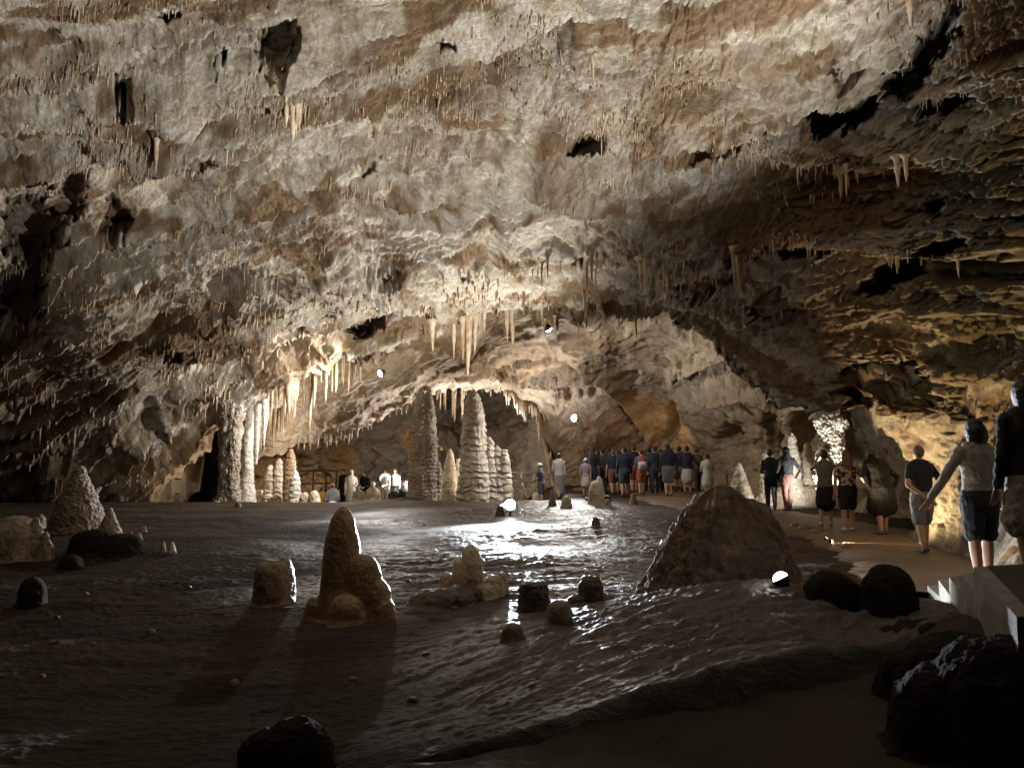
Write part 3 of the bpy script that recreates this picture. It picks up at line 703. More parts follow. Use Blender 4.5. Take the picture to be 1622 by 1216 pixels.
def formation(name, label, cat, px, py, parts, mat, Y=None, vox=1.3, disp=None, group=None, rel=True, sink=10, z=None):
    """parts in photo pixels at the formation's distance: (dx, depth m, [(height, radius) ...], squeeze)"""
    if Y is None: b = G(px, py); Y = b[1]
    else:
        b = PT(px, py, Y)
    s = Y / F
    m = MB()
    for pt in parts:
        dx, dd, prof = pt[:3]; sq = pt[3] if len(pt) > 3 else 1.0; ln = pt[4] if len(pt) > 4 else (0, 0)
        r0 = prof[0][1]
        if prof[0][0] == 0: prof = [(-sink, r0 * 1.3), (-.3 * sink, r0 * 1.16), (.15 * sink, r0 * 1.05)] + [q for q in prof if q[0] > .3 * sink]
        else: prof = [(-sink, r0 * 1.03)] + list(prof)
        pr = [(h * s, r * s) for h, r in prof]
        m.lathe((dx * s, dd, 0), pr, 26, sq, ln)
    a, size = (disp or {}).get('amp', 1.2), (disp or {}).get('size', 14)
    kw = {k: v for k, v in (disp or {}).items() if k not in ('amp', 'size')}
    for k in ('ring', 'knob', 'knobs', 'flute'):
        if k in kw: kw[k] = kw[k] * s
    if 'ringf' in kw: kw['ringf'] = kw['ringf'] / s
    fn = rough(a * s, size * s, int(px) * 13 + int(py), **kw)
    o = m.build(name, mat, None, b, remesh=vox * s, relax=2, disp=fn)
    tag(o, label, cat, group); return o
def D(h, r, top=.55, n=7):
    """a rounded dome profile of height h and radius r"""
    return [(0, r)] + [(h * (1 - top) + h * top * math.sin(t), r * max(.08, math.cos(t)) ** .8 * .98) for t in np.linspace(0, math.pi / 2 * .97, n)]
# foreground
formation('stalagmite', 'tall honey brown stalagmite with a stair of rounded lobes on its right side', 'stalagmite', 548, 985, [
    (-8, 0, [(0, 36), (40, 33), (90, 30), (125, 25), (150, 18), (164, 11), (171, 4)]),
    (26, -.06, D(98, 31, .45)), (48, -.1, D(62, 25, .6)), (58, -.14, D(36, 22, .8)), (10, -.22, D(42, 30, .8)), (-46, 0, D(32, 20, .9))], M['honey'], vox=1.5, disp=dict(amp=1.5, size=30))
formation('stalagmite', 'squat wet stalagmite stump with a two-bumped flat top', 'stalagmite', 434, 962, [(0, 0, [(0, 31), (30, 31), (50, 29), (60, 23), (64, 12)]), (-13, 0, D(66, 13, .3)), (14, 0, D(68, 14, .3))], M['grey'], vox=1.6, disp=dict(amp=1.6, size=16))
formation('stalagmite', 'pale stalagmite cluster with one blunt tall lobe and low yellowish lumps', 'stalagmite', 752, 948, [
    (-3, .05, [(0, 19), (30, 19), (52, 17), (68, 12), (76, 5)], 1, (-.06, 0)), (-23, .05, D(58, 13, .4)), (-44, .1, D(34, 13, .7)), (30, 0, D(31, 17, .8)), (42, .05, D(35, 11, .6)), (18, -.05, D(20, 20, .9))], M['calc'], vox=1.4, disp=dict(amp=1.6, size=14))
formation('boulder', 'dark flat slab lying before the pale stalagmite cluster', 'rock', 703, 962, [(0, 0, D(26, 56, .8), .7), (30, .1, D(30, 32, .8))], M['dark'], vox=1.8, disp=dict(amp=3, size=22))
formation('stalagmite', 'black cut-off stump with a flat top beside the foreground hump', 'stalagmite', 846, 973, [(0, 0, [(0, 25), (30, 24), (41, 21), (45, 14)])], M['dark'], vox=1.4, disp=dict(amp=1.6, size=14))
formation('stalagmite', 'small dark stump with a notched top at the head of the foreground hump', 'stalagmite', 936, 957, [(0, 0, [(0, 20), (24, 19), (34, 15), (38, 9)]), (-22, -.05, D(10, 14, .8)), (20, 0, D(10, 18, .8))], M['dark'], vox=1.3, disp=dict(amp=1.6, size=12))
formation('stalagmite', 'smooth tan dome half sunk at the edge of the hump', 'stalagmite', 886, 1003, [(0, 0, D(37, 22, .8))], M['grey'], vox=1.4, disp=dict(amp=1, size=16))
formation('stalagmite', 'round brown ball of calcite on the muddy floor', 'stalagmite', 812, 1027, [(0, 0, D(26, 18, .9))], M['grey'], vox=1.3, disp=dict(amp=.8, size=14))
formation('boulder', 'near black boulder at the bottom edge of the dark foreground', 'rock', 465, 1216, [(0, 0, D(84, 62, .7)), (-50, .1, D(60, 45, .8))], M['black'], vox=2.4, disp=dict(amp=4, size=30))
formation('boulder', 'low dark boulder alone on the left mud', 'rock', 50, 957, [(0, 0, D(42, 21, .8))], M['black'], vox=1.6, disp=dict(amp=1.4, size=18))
# left
formation('stalagmite', 'knobbly grey cone stalagmite by the left wall', 'stalagmite', 122, 842, [(0, 0, [(0, 40), (25, 36), (50, 27), (72, 17), (86, 10), (95, 7), (100, 3)])], M['grey'], vox=1.1, disp=dict(amp=1.5, size=12, knob=1.8, knobs=7))
formation('stalagmite', 'small sharp cone right of the knobbly grey cone', 'stalagmite', 173, 846, [(0, 0, [(0, 17), (18, 11), (32, 5), (39, 2)])], M['grey'], vox=.9, disp=dict(amp=1, size=8, knob=.8, knobs=5))
formation('stalagmite', 'broad pale lumps with a white fang at the left edge', 'stalagmite', 22, 888, [(0, 0, D(66, 40, .6)), (-24, 0, D(62, 34, .6)), (34, -.05, [(0, 15), (30, 13), (50, 9), (64, 3)]), (50, -.05, [(0, 14), (20, 11), (36, 5), (43, 2)])], M['grey'], vox=1.4, disp=dict(amp=2, size=14))
formation('stalagmite', 'ball topped knob between the pale lumps and the grey cone', 'stalagmite', 61, 838, [(0, 0, D(22, 10, .6))], M['grey'], vox=.9, disp=dict(amp=.8, size=8))
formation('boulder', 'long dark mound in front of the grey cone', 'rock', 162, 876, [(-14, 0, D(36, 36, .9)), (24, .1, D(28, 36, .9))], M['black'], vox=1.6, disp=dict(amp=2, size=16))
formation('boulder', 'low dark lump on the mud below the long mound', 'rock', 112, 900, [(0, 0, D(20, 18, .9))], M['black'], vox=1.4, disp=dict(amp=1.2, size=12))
for x_, y_, h_, r_, lb in [(208, 853, 11, 4, 'first tiny white cone from the left on the dark mud'), (221, 857, 13, 5, 'tiny white twin cone second in the row on the mud'), (229, 844, 10, 3.5, 'tiny leaning cone standing farther back than its row'),
                       (259, 872, 16, 4, 'slim white cone near the right end of the row'), (272, 876, 17, 7, 'widest white cone closing the row on its right')]:
    formation('stalagmite', lb, 'stalagmite', x_, y_, [(0, 0, [(0, r_), (h_ * .6, r_ * .6), (h_, r_ * .25)])], M['calc'], vox=.5, disp=dict(amp=.5, size=4), group='row of tiny cones on the left mud', sink=4)
# middle distance
formation('stalagmite', 'broken two-pronged stalagmite with a pale left shoulder near the path', 'stalagmite', 946, 798, [(-2, 0, [(0, 12), (22, 11), (33, 8), (37, 4)]), (4, .05, [(0, 9), (25, 7), (38, 4), (44, 2)]), (-7, 0, D(31, 6, .4))], M['calc'], vox=.7, disp=dict(amp=1, size=7))
formation('stalagmite', 'tiny knob at the foot of the broken two-pronged stalagmite', 'stalagmite', 963, 801, [(0, 0, D(11, 5, .7))], M['grey'], vox=.5, disp=dict(amp=.4, size=4))
formation('stalagmite', 'small pointed dark stalagmite standing alone before the crowd', 'stalagmite', 1003, 797, [(0, 0, [(0, 6.5), (9, 5), (16, 2)])], M['grey'], vox=.5, disp=dict(amp=.5, size=5))
formation('stalagmite', 'slim finger stalagmite right of the floor lamp', 'stalagmite', 875, 800, [(0, 0, [(0, 6), (12, 5), (20, 4), (25, 2)])], M['grey'], vox=.5, disp=dict(amp=.5, size=5))
formation('stalagmite', 'stubby knob nearest to the floor lamp on its right', 'stalagmite', 849, 795, [(0, 0, D(14, 6, .5))], M['calc'], vox=.5, disp=dict(amp=.5, size=5))
formation('stalagmite', 'rounded yellow hump with a small round knob right of the finger stalagmite', 'stalagmite', 897, 803, [(0, 0, D(17, 8.5, .7)), (5, -.1, D(7, 4, .7))], M['calc'], vox=.5, disp=dict(amp=.5, size=5))
formation('stalagmite', 'dark stub shielding the floor lamp on its left', 'stalagmite', 792, 819, [(0, 0, [(0, 7.5), (8, 6.5), (14, 5), (16, 3)])], M['dark'], vox=.5, disp=dict(amp=.4, size=5))
formation('boulder', 'dark rock on the shining floor right of the glare', 'rock', 942, 838, [(0, 0, D(12, 8, .8))], M['dark'], vox=.6, disp=dict(amp=.8, size=6))
formation('boulder', 'small dark stone at the foot of the left columns', 'rock', 377, 803, [(0, 0, D(8, 5, .8))], M['dark'], vox=.5, disp=dict(amp=.5, size=5))
formation('boulder', 'upright dark stone left of the big brown mound', 'rock', 1052, 873, [(0, 0, D(14, 6, .7))], M['dark'], vox=.6, disp=dict(amp=.8, size=6))
# the tall pair
formation('stalagmite', 'tall slender twin-tipped stalagmite in the middle of the cave', 'stalagmite', 670, 812, [
    (-5, 0, [(0, 20), (60, 18), (110, 15), (150, 12), (172, 9), (186, 6), (197, 1.5)]), (7, .05, [(0, 18), (60, 16), (110, 14), (150, 11), (172, 8), (188, 5), (199, 1.5)]), (22, .05, D(80, 7, .3)), (-18, -.1, [(0, 8), (18, 5), (32, 2)])],
    M['tall'], Y=30.5, vox=.75, disp=dict(amp=1.2, size=7, ring=1.6, ringf=.16, knob=1.0, knobs=4))
formation('stalagmite', 'tall tiered stalagmite like stacked plates on a broad flowstone base', 'stalagmite', 752, 812, [
    (-2, 0, [(0, 24), (96, 20), (130, 18.5), (155, 16), (175, 11), (187, 6), (193, 1.5)]), (-8, -.05, [(0, 18), (120, 13), (160, 9), (182, 6), (191, 3)]),
    (0, -.1, [(0, 30), (50, 26), (85, 20), (98, 14)]), (22, .1, [(0, 26), (60, 18), (95, 10), (113, 6), (118, 2)]), (35, .1, [(0, 22), (60, 14), (92, 8), (104, 3)]), (46, .05, [(0, 16), (60, 11), (85, 8), (97, 4)]), (-14, -.1, D(88, 8, .2))],
    M['tall'], Y=31.5, vox=.8, disp=dict(amp=1.0, size=8, ring=3.2, ringf=.095, flute=.6))
formation('stalagmite', 'short bright-tipped stalagmite between the two tall ones', 'stalagmite', 712, 812, [(0, 0, [(0, 20), (40, 14), (70, 9), (92, 5), (100, 2)]), (14, .1, [(0, 12), (40, 9), (72, 6), (84, 3)])], M['calc'], Y=32.3, vox=.7, disp=dict(amp=1, size=8, ring=.8, ringf=.15))
formation('stalagmite', 'dark pointed stalagmite behind the floor lamp', 'stalagmite', 824, 806, [(0, 0, [(0, 13), (24, 10), (40, 5), (50, 2)])], M['grey'], Y=29.0, vox=.7, disp=dict(amp=.8, size=7))
formation('helictite', 'coral-like crust, coloured orange for the lamplight on it, clinging to the left edge of the slender twin stalagmite', 'calcite crust', 648, 702, [(0, 0, D(24, 7, .7)), (-4, 0, D(14, 6, .7)), (3, 0, [(-26, 3), (-10, 5), (0, 6)])], M['orange'], Y=30.8, vox=.6, disp=dict(amp=1.6, size=3.5), sink=0)
formation('helictite', 'small crust, coloured orange for the lamplight on it, on the right edge of the slender twin stalagmite', 'calcite crust', 692, 713, [(0, 0, D(10, 4, .7)), (5, 0, D(7, 3.4, .7))], M['orange'], Y=30.7, vox=.5, disp=dict(amp=1.2, size=3), sink=0)
# columns on the left
formation('column', 'grey warty column joining floor and roof on the left', 'rock column', 360, 800, [(0, 0, [(0, 20), (14, 13), (40, 10), (80, 9), (110, 11), (140, 14), (165, 24)]), (10, -.1, [(0, 10), (50, 7), (90, 8), (130, 9), (160, 18)]), (-12, .1, [(90, 3), (120, 6), (150, 12)])], M['tall'], Y=27.2, vox=.7, disp=dict(amp=3.2, size=12, knob=1.6, knobs=.3, flute=1.5))
formation('column', 'tall white column of stacked bulges reaching the roof', 'rock column', 391, 800, [(0, 0, [(0, 14), (30, 11), (45, 9), (90, 8.5), (130, 9.5), (165, 11), (185, 15)]), (-12, .1, [(0, 6), (90, 5), (160, 8), (190, 14)])], M['calcw'], Y=27.6, vox=.7, disp=dict(amp=.9, size=6, ring=1.4, ringf=.06))
for x_, y0, y1, r_, mt, lb in [(410, 798, 775, 10, 'calcw', 'low white cone at the foot of the tall white column'), (427, 800, 737, 10, 'calc', 'pale pillar first right of the tall white column'), (441, 800, 727, 10, 'calc', 'pale pillar second right of the tall white column'),
                           (459, 800, 712, 10, 'honey', 'tan pillar, highest of the short ones left of the handrail'), (466, 806, 746, 10, 'calcw', 'white ringed pillar in front of the tan one')]:
    h_ = y0 - y1
    formation('stalagmite', lb, 'stalagmite', x_, y0, [(0, 0, [(0, r_ * 1.15), (h_ * .4, r_), (h_ * .75, r_ * .8), (h_ * .93, r_ * .5), (h_, r_ * .2)])], M[mt], Y=28.4 - (y0 - 800) * .12, vox=.6, disp=dict(amp=1, size=6, ring=1.6, ringf=.11))
for x_, y0, y1, r_, lb in [(482, 808, 780, 9, 'pale blunt stalagmite left of the huddled visitors'), (497, 810, 777, 10, 'tall humped pale stalagmite beside the visitor in yellow'), (526, 809, 794, 9, 'low white knob before the visitor in grey blue')]:
    formation('stalagmite', lb, 'stalagmite', x_, y0, [(0, 0, D(y0 - y1, r_, .6)), (r_ * .5, -.05, D((y0 - y1) * .7, r_ * .6, .6))], M['calc'], Y=27.0, vox=.6, disp=dict(amp=.9, size=6))
formation('flowstone', 'pale flowstone curtain joining the grey warty column to the white one', 'flowstone', 374, 800, [(0, .25, [(60, 3), (90, 8), (130, 13), (170, 20)], .5), (8, .1, [(70, 2), (110, 5), (165, 12)])], M['calcw'], Y=27.7, vox=.7, disp=dict(amp=1, size=6, flute=1.5), sink=0)
for x_, y1, y0, r_, lb in [(406, 640, 735, 4.5, 'slim white drapery column just right of the tall white column'), (418, 632, 705, 4, 'short white drapery second right of the tall white column')]:
    formation('stalactite', lb, 'stalactite', x_, y0, [(0, 0, [(0, 1), (20, r_ * .7), (60, r_), (y0 - y1, r_ * 1.8)])], M['calcw'], Y=27.6, vox=.5, disp=dict(amp=.8, size=5), sink=0)
# white stalagmites on the right bank
formation('boulder', 'rough lit bank of rock carrying white stalagmites behind the visitors', 'rock', 1262, 838, [(0, .2, [(0, 46), (40, 44), (58, 40), (66, 30)], .5), (-40, .4, D(52, 34, .6), .6), (40, .5, D(60, 36, .6), .6)], M['wall'], Y=22.6, vox=1.2, disp=dict(amp=3, size=14, knob=1.2, knobs=6))
for x_, y0, prof, dp, mt, lb in [(1173, 800, [(0, 24), (22, 17), (40, 11), (60, 5), (66, 2)], 23.0, 'calc', 'grey white cone stalagmite behind the big brown mound'),
    (1218, 790, [(0, 15), (30, 12), (55, 11), (70, 7), (74, 3)], 22.9, 'calcw', 'blunt white stalagmite above the couple in dark clothes'),
    (1257, 790, [(0, 18), (30, 13), (60, 12), (80, 8), (96, 5), (103, 2)], 22.7, 'calcw', 'tallest white stalagmite on the lit bank'),
    (1282, 790, [(0, 9), (40, 8), (70, 8), (84, 6), (88, 3)], 22.9, 'calc', 'thin brown pillar with a white tip on the bank')]:
    formation('stalagmite', lb, 'stalagmite', x_, y0, [(0, 0, prof)], M[mt], Y=dp, vox=.8, disp=dict(amp=1.4, size=7, ring=2.0, ringf=.09))
formation('flowstone', 'brilliant white crystal crust running down the dark recess on the right', 'calcite crust', 1310, 765, [(16, 0, [(84, 12), (96, 20), (108, 17), (116, 6)]), (-2, .1, [(76, 5), (98, 13), (106, 10), (112, 3)]), (6, 0, [(40, 10), (60, 11), (90, 14)]), (-8, -.1, [(10, 9), (30, 10), (48, 10), (56, 4)]), (-14, -.2, [(-10, 8), (10, 9), (26, 5)])], M['calcw'], Y=21.2, vox=.9, disp=dict(amp=1.6, size=6, knob=3.2, knobs=6), sink=0)
# the big mound and the dark humps around the near lamp
formation('stalagmite', 'big rough brown cone mound beside the path', 'stalagmite', 1142, 952, [(0, 0, [(-6, 150), (2, 128), (35, 106), (80, 86), (120, 60), (148, 40), (164, 22), (171, 8)], .9), (52, .1, [(0, 80), (60, 62), (110, 40), (140, 26), (150, 8)])], M['mound'], Y=9.6, vox=2.2, disp=dict(amp=4, size=20, knob=.7, knobs=.06, flute=6))
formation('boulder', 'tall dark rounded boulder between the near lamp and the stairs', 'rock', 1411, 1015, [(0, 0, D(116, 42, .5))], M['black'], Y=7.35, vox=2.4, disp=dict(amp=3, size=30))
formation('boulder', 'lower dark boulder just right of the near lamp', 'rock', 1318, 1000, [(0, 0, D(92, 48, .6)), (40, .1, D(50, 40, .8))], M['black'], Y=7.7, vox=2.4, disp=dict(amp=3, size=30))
for x_, Y_, r_, top_, lb in [(1478, 6.5, 58, 985, 'added near black rock darkening the foot of the steps, nearest to the sawtooth side'), (1528, 5.3, 84, 1012, 'added near black rock covering the middle of the landing wall'), (1610, 4.4, 120, 1022, 'large added near black rock darkening the bottom right corner')]:
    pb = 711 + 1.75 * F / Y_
    formation('boulder', lb, 'rock', x_, pb, [(0, 0, D(pb - top_, r_, .55)), (-r_ * .7, .15, D((pb - top_) * .7, r_ * .7, .8)), (r_ * .6, .1, D((pb - top_) * .9, r_ * .7, .6))], M['black'], Y=Y_, vox=3, disp=dict(amp=6, size=36))  # added rocks, near black to cover the landing wall and keep the corner dark
for k, (x_, y_, r_) in enumerate([(1262, 838, 9), (1278, 842, 11), (1296, 846, 9), (1306, 852, 7), (1340, 872, 8)]):
    formation('kerb_stone', 'low grey stone edging the path near the thin beam of light', 'stone', x_, y_, [(0, 0, D(r_ * 1.1, r_ * 1.3, .7), .8)], M['grey'], vox=.7, disp=dict(amp=1, size=7), group='stones edging the path')
for k in range(34):
    x_ = random.uniform(20, 1000); y_ = random.uniform(815, 1120)
    r_ = random.uniform(2, 4.5) * (y_ - 700) / 200
    formation('pebble', 'small dark stone scattered on the muddy cave floor', 'stone', x_, y_, [(0, 0, D(r_ * .8, r_, .9))], M['dark'], vox=max(.5, r_ * .18), disp=dict(amp=r_ * .12, size=r_), group='loose stones on the cave floor', sink=2)

# ------------------------------------------------------------------ stairs and rails
def staircase(label, origin, rz, n, tread, rise, width, landing, kerb=True):
    root = empty('staircase', origin, rz); tag(root, label, 'stairs')
    # local: +x across the stair, +y climbing
    prof = [(-.02, -.25)]
    for i in range(n): prof += [(i * tread, i * rise), (i * tread, (i + 1) * rise)]
    prof += [(n * tread + landing, n * rise), (n * tread + landing, -.25)]
    def slab(x0, x1, pr, nm, mat, wob=0):
        m = MB(); b = 0
        for x in (x0, x1): m.v += [(x, y, z) for y, z in pr]
        k = len(pr)
        m.f = [tuple(range(k))[::-1], tuple(range(k, 2 * k))] + [(i, (i + 1) % k, k + (i + 1) % k, k + i) for i in range(k)]
        o = m.build(nm, mat, root, smooth=False)
        return o
    slab(0, .10, prof, 'stringer', M['concrete'])
    for i in range(n):
        m = MB(); y1 = (i + 1) * tread if i < n - 1 else n * tread + landing
        y1 = (i + 1) * tread
        m.box((.103, i * tread - .02, -.2), (width, y1 - .003, (i + 1) * rise + .004)); m.build('step', M['concdark'], root, smooth=False)
    m = MB(); m.box((.103, n * tread, -.2), (width, n * tread + landing, n * rise + .004)); m.build('landing', M['concdark'], root, smooth=False)
    if kerb:
        pr = [(tread * 1.2, -.2), (tread * 1.2, .22), (n * tread + landing * .9, .26), (n * tread + landing * .9, -.2)]
        slab(-.14, -.004, pr, 'kerb', M['concrete'])
    return root
def near_stairs():
    root = empty('staircase', (0, 0, 0)); tag(root, 'worn concrete steps with white lit sawtooth side at the right edge', 'stairs')
    # nosing points along the left edge, climbing towards the viewer
    nos = [(4.96, 9.36, .18), (4.71, 8.65, .36), (4.33, 7.76, .54), (3.89, 6.79, .72), (3.54, 6.0, .90)]
    end = (2.72, 4.24, .90)
    face = []
    for i, (x, y, z) in enumerate(nos):
        face.append((x, y, z - .18)); face.append((x, y, z))
    face.append(end)
    top = [np.array(p) for p in face]
    across = np.array([.97, .25, 0])
    # rough side wall under the sawtooth
    m = MB(); n = len(top)
    low = [np.array((p[0], p[1], -.25)) for p in top]
    for off in (0, .12):
        for p in top: m.v.append(tuple(p + across * off))
        for p in low: m.v.append(tuple(p + across * off))
    for i in range(n - 1):
        m.f += [(i, i + 1, n + i + 1, n + i), (2 * n + i, 3 * n + i, 3 * n + i + 1, 2 * n + i + 1), (i, 2 * n + i, 2 * n + i + 1, i + 1)]
    m.f += [(n - 1, 3 * n - 1, 4 * n - 1, 2 * n - 1)[:4]]
    m.build('stringer', M['concrete'], root, smooth=False)
    for i, (x, y, z) in enumerate(nos):
        nx = nos[i + 1] if i < len(nos) - 1 else end
        a = np.array((x, y, 0)) + across * .123; b = np.array((nx[0], nx[1], 0)) + across * .123
        d = across * 2.6
        q = [a, a + d, b + d, b]; m = MB()
        for zz in (-.2, z + .004): m.v += [(p[0], p[1], zz) for p in q]
        m.f = [(0, 1, 2, 3), (7, 6, 5, 4)] + [(k, 4 + k, 4 + (k + 1) % 4, (k + 1) % 4) for k in range(4)]
        m.build('step' if i < len(nos) - 1 else 'landing', M['concdark'], root, smooth=False)
near_stairs()
staircase('short flight of small grey steps beside the crowd in the distance', PT(893, 800, 26.6), R(-90), 5, .24, .07, .9, .3, kerb=False)
def handrail(label, a, b, hs, posts, mat, r=.025):
    root = empty('handrail', a); tag(root, label, 'railing'); d = Vector(b) - Vector(a)
    for h in hs:
        m = MB(); m.tube([(0, 0, h), tuple(d * .5 + Vector((0, 0, h + .01))), tuple(d + Vector((0, 0, h)))], [r] * 3, 8); m.build('rail', M[mat], root)
    for t in posts:
        m = MB(); q = d * t; m.tube([(q.x, q.y, q.z - .3), (q.x, q.y, q.z + max(hs))], [r * 1.1] * 2, 8); m.build('post', M[mat], root)
pa, pb = PT(472, 803, 36.0), PT(532, 800, 37.0)
handrail('dark handrail before the warm lit alcove on the left', pa, pb, (1.65, 1.05, .6), (.02, .38, .72, 1.0), 'metal', .035)
pa, pb = PT(806, 770, 33.0), PT(846, 772, 33.6)
handrail('pale handrail right of the tall tiered stalagmite', pa, pb, (.25, .6), (.0, .5, 1.0), 'rail', .035)
lamp(610, 757, 35.2, (.20, -.80, -.42), 200, (.85, 1.0, .9), 160, .5, .25, 'glowing white oval disc lamp above the huddled visitors', dome=.1, glow=2.2)
lamp(1309, 852, 14.9, (.56, -.32, .76), 650, (1.0, .74, .42), 104, .4, .035, 'upward tilted lamp at the path edge lighting the tan wall', dome=.2, glow=5)
lamp(1316, 857, 14.4, (1.0, -.16, -.075), 700, (1.0, .78, .48), 13, .3, .035, 'small path light throwing a thin warm beam across the path')

# ------------------------------------------------------------------ stalactites
def stal_proto(k, broom=False):
    rng = np.random.default_rng(k); m = MB()
    def one(ox, oy, L, r, top):
        n = 9; wob = rng.normal(0, .012, (n, 2)); rings = []
        for i in range(n):
            t = i / (n - 1); rr = r * ((1 - t) ** .75 * .86 + .14) * (1 + .13 * rng.normal()) + r * .9 * max(0, .14 - t) / .14
            if i == n - 1: rr *= .35
            z = top - t * L
            rings.append([(ox + wob[i, 0] * (1 + t) + rr * math.cos(a), oy + wob[i, 1] * (1 + t) + rr * math.sin(a), z) for a in [2 * math.pi * j / 8 for j in range(8)]])
        m.grid(rings[::-1])
    one(0, 0, 1.12, .5, .12)
    if broom:
        for q in range(6):
            a = rng.uniform(0, 6.28); one(.55 * math.cos(a), .4 * math.sin(a), rng.uniform(.4, .95), .28, .12)
    return m.mesh('stalactite', M['straw'])
PROTO = [stal_proto(k) for k in range(8)]; BROOM = [stal_proto(50 + k, True) for k in range(3)]
for me in PROTO[5:8]: me.materials[0] = M['strawbr']
def stalactite(pos, L, r, label, group=None, broom=False, k=None):
    me = BROOM[k % 3] if broom else PROTO[random.randrange(8) if k is None else k]
    o = bpy.data.objects.new('stalactite', me); COL.objects.link(o)
    o.location = pos; o.scale = (r * 2, r * 2, L); o.rotation_euler = (random.uniform(-.03, .03), random.uniform(-.03, .03), random.uniform(0, 6.28))
    return tag(o, label, 'stalactite', group)
CNT = 0
BIG = [  # px, py of root, length, radius (photo pixels), broom, proto, label
 (466, 104, 84, 10, 1, 0, 'long tattered stalactite bundle under the dark hole at upper left'), (253, 182, 54, 5, 0, 1, 'lone white spike stalactite hanging left of the upper ledge'), (1437, -6, 64, 8, 0, 2, 'thick pale stalactite entering at the top right'),
 (1323, 246, 82, 9, 1, 1, 'heavy stalactite cluster under the long right ledge'), (1204, 362, 76, 7, 1, 2, 'pointed stalactite hanging over the dark slot on the right'), (1040, 372, 58, 10, 1, 0, 'brown fat stalactite near the crown of the vault'),
 (1482, 222, 46, 6, 0, 3, 'left one of two plain stalactites at far right'), (1497, 218, 40, 5, 0, 4, 'right one of two plain stalactites at far right'), (1142, 540, 56, 4, 1, 1, 'bundle of thin white stalactites at the right end of the arch'),
 (684, 506, 46, 5, 0, 0, 'short thick tooth at the left end of the arch fringe'), (718, 504, 66, 4.5, 0, 1, 'slim white stalactite left of the longest one'), (743, 500, 96, 7, 0, 2, 'longest stalactite of the arch fringe, white and straight'),
 (733, 503, 62, 5, 0, 3, 'pale stalactite touching the longest one on its left'), (754, 500, 58, 5, 0, 4, 'pale stalactite touching the longest one on its right'), (768, 499, 42, 4, 0, 0, 'middle sized tooth between the longest one and the free pair'), (803, 494, 58, 5, 0, 1, 'left one of the free hanging pair under the arch'), (811, 494, 78, 5, 0, 2, 'right and longer one of the free hanging pair under the arch'),
 (595, 232, 26, 4, 0, 5, 'dark leaning root-like stalactite on the bare slab')]
for x_, y_, L_, r_, br, k_, lb in BIG:
    p = CEIL.at(x_, y_); s_ = p[1] / F
    stalactite((p[0], p[1], p[2] + .05), L_ * s_, r_ * s_, lb, None, bool(br), k_); CNT += 1
ZONES = [ # polyline, jitter px, count, length range, slimness, label, group
 ([(150, 196), (260, 190), (420, 172)], 8, 16, (8, 30), .11, 'thin straw stalactite under the lowest bright ledge at upper left'),
 ([(230, 116), (330, 132), (420, 120), (520, 102)], 10, 24, (8, 34), .11, 'thin stalactite on the bright upper left rock shelf'),
 ([(480, 140), (600, 100), (700, 95), (820, 40)], 14, 26, (7, 32), .11, 'small stalactite on the long slanting ledge at top centre'),
 ([(830, 70), (900, 90), (1000, 60), (1050, 30)], 26, 22, (14, 56), .10, 'brownish stalactite in the thicket at the top of the vault'),
 ([(845, 298), (980, 266), (1080, 232)], 6, 10, (6, 16), .2, 'stubby tooth on the ledge edge right of the bare slab'),
 ([(1060, 192), (1130, 190), (1230, 178), (1380, 140)], 6, 16, (6, 24), .18, 'short stalactite fringing the black pocket at upper right'),
 ([(1100, 236), (1300, 244), (1500, 240)], 8, 22, (10, 44), .13, 'stalactite along the long horizontal ledge on the right'),
 ([(570, 364), (700, 342), (850, 336)], 5, 16, (5, 14), .13, 'tiny straw on the thin curved seam above the arch'),
 ([(800, 384), (930, 384), (1120, 380)], 12, 34, (12, 44), .14, 'stalactite in the bristling row above the bright arch'),
 ([(640, 460), (960, 440), (1150, 460)], 18, 34, (10, 36), .14, 'stalactite on the brightly lit band just above the arch'),
 ([(670, 508), (760, 497), (900, 488), (1050, 490), (1170, 545)], 5, 34, (8, 34), .13, 'small tooth in the fringe along the arch lip'),
 ([(1160, 396), (1320, 376), (1450, 390), (1600, 404)], 6, 20, (7, 28), .2, 'blunt stalactite under the lower ledge on the right')]
for pl, jit, n_, (l0, l1), sl, lb in ZONES:
    xs = [p[0] for p in pl]; ys = [p[1] for p in pl]
    for k in range(n_):
        x_ = random.uniform(xs[0], xs[-1]); y_ = np.interp(x_, xs, ys) + random.gauss(0, jit) * .7
        p = CEIL.at(x_, y_); s_ = p[1] / F; L_ = 1.2 * (l0 + (l1 - l0) * random.random() ** 1.6)
        stalactite((p[0], p[1], p[2] + .03), L_ * s_, max(1.25, L_ * sl * random.uniform(.35, .6)) * s_, lb, lb.replace('stalactite', 'stalactites') + ' (row)'); CNT += 1
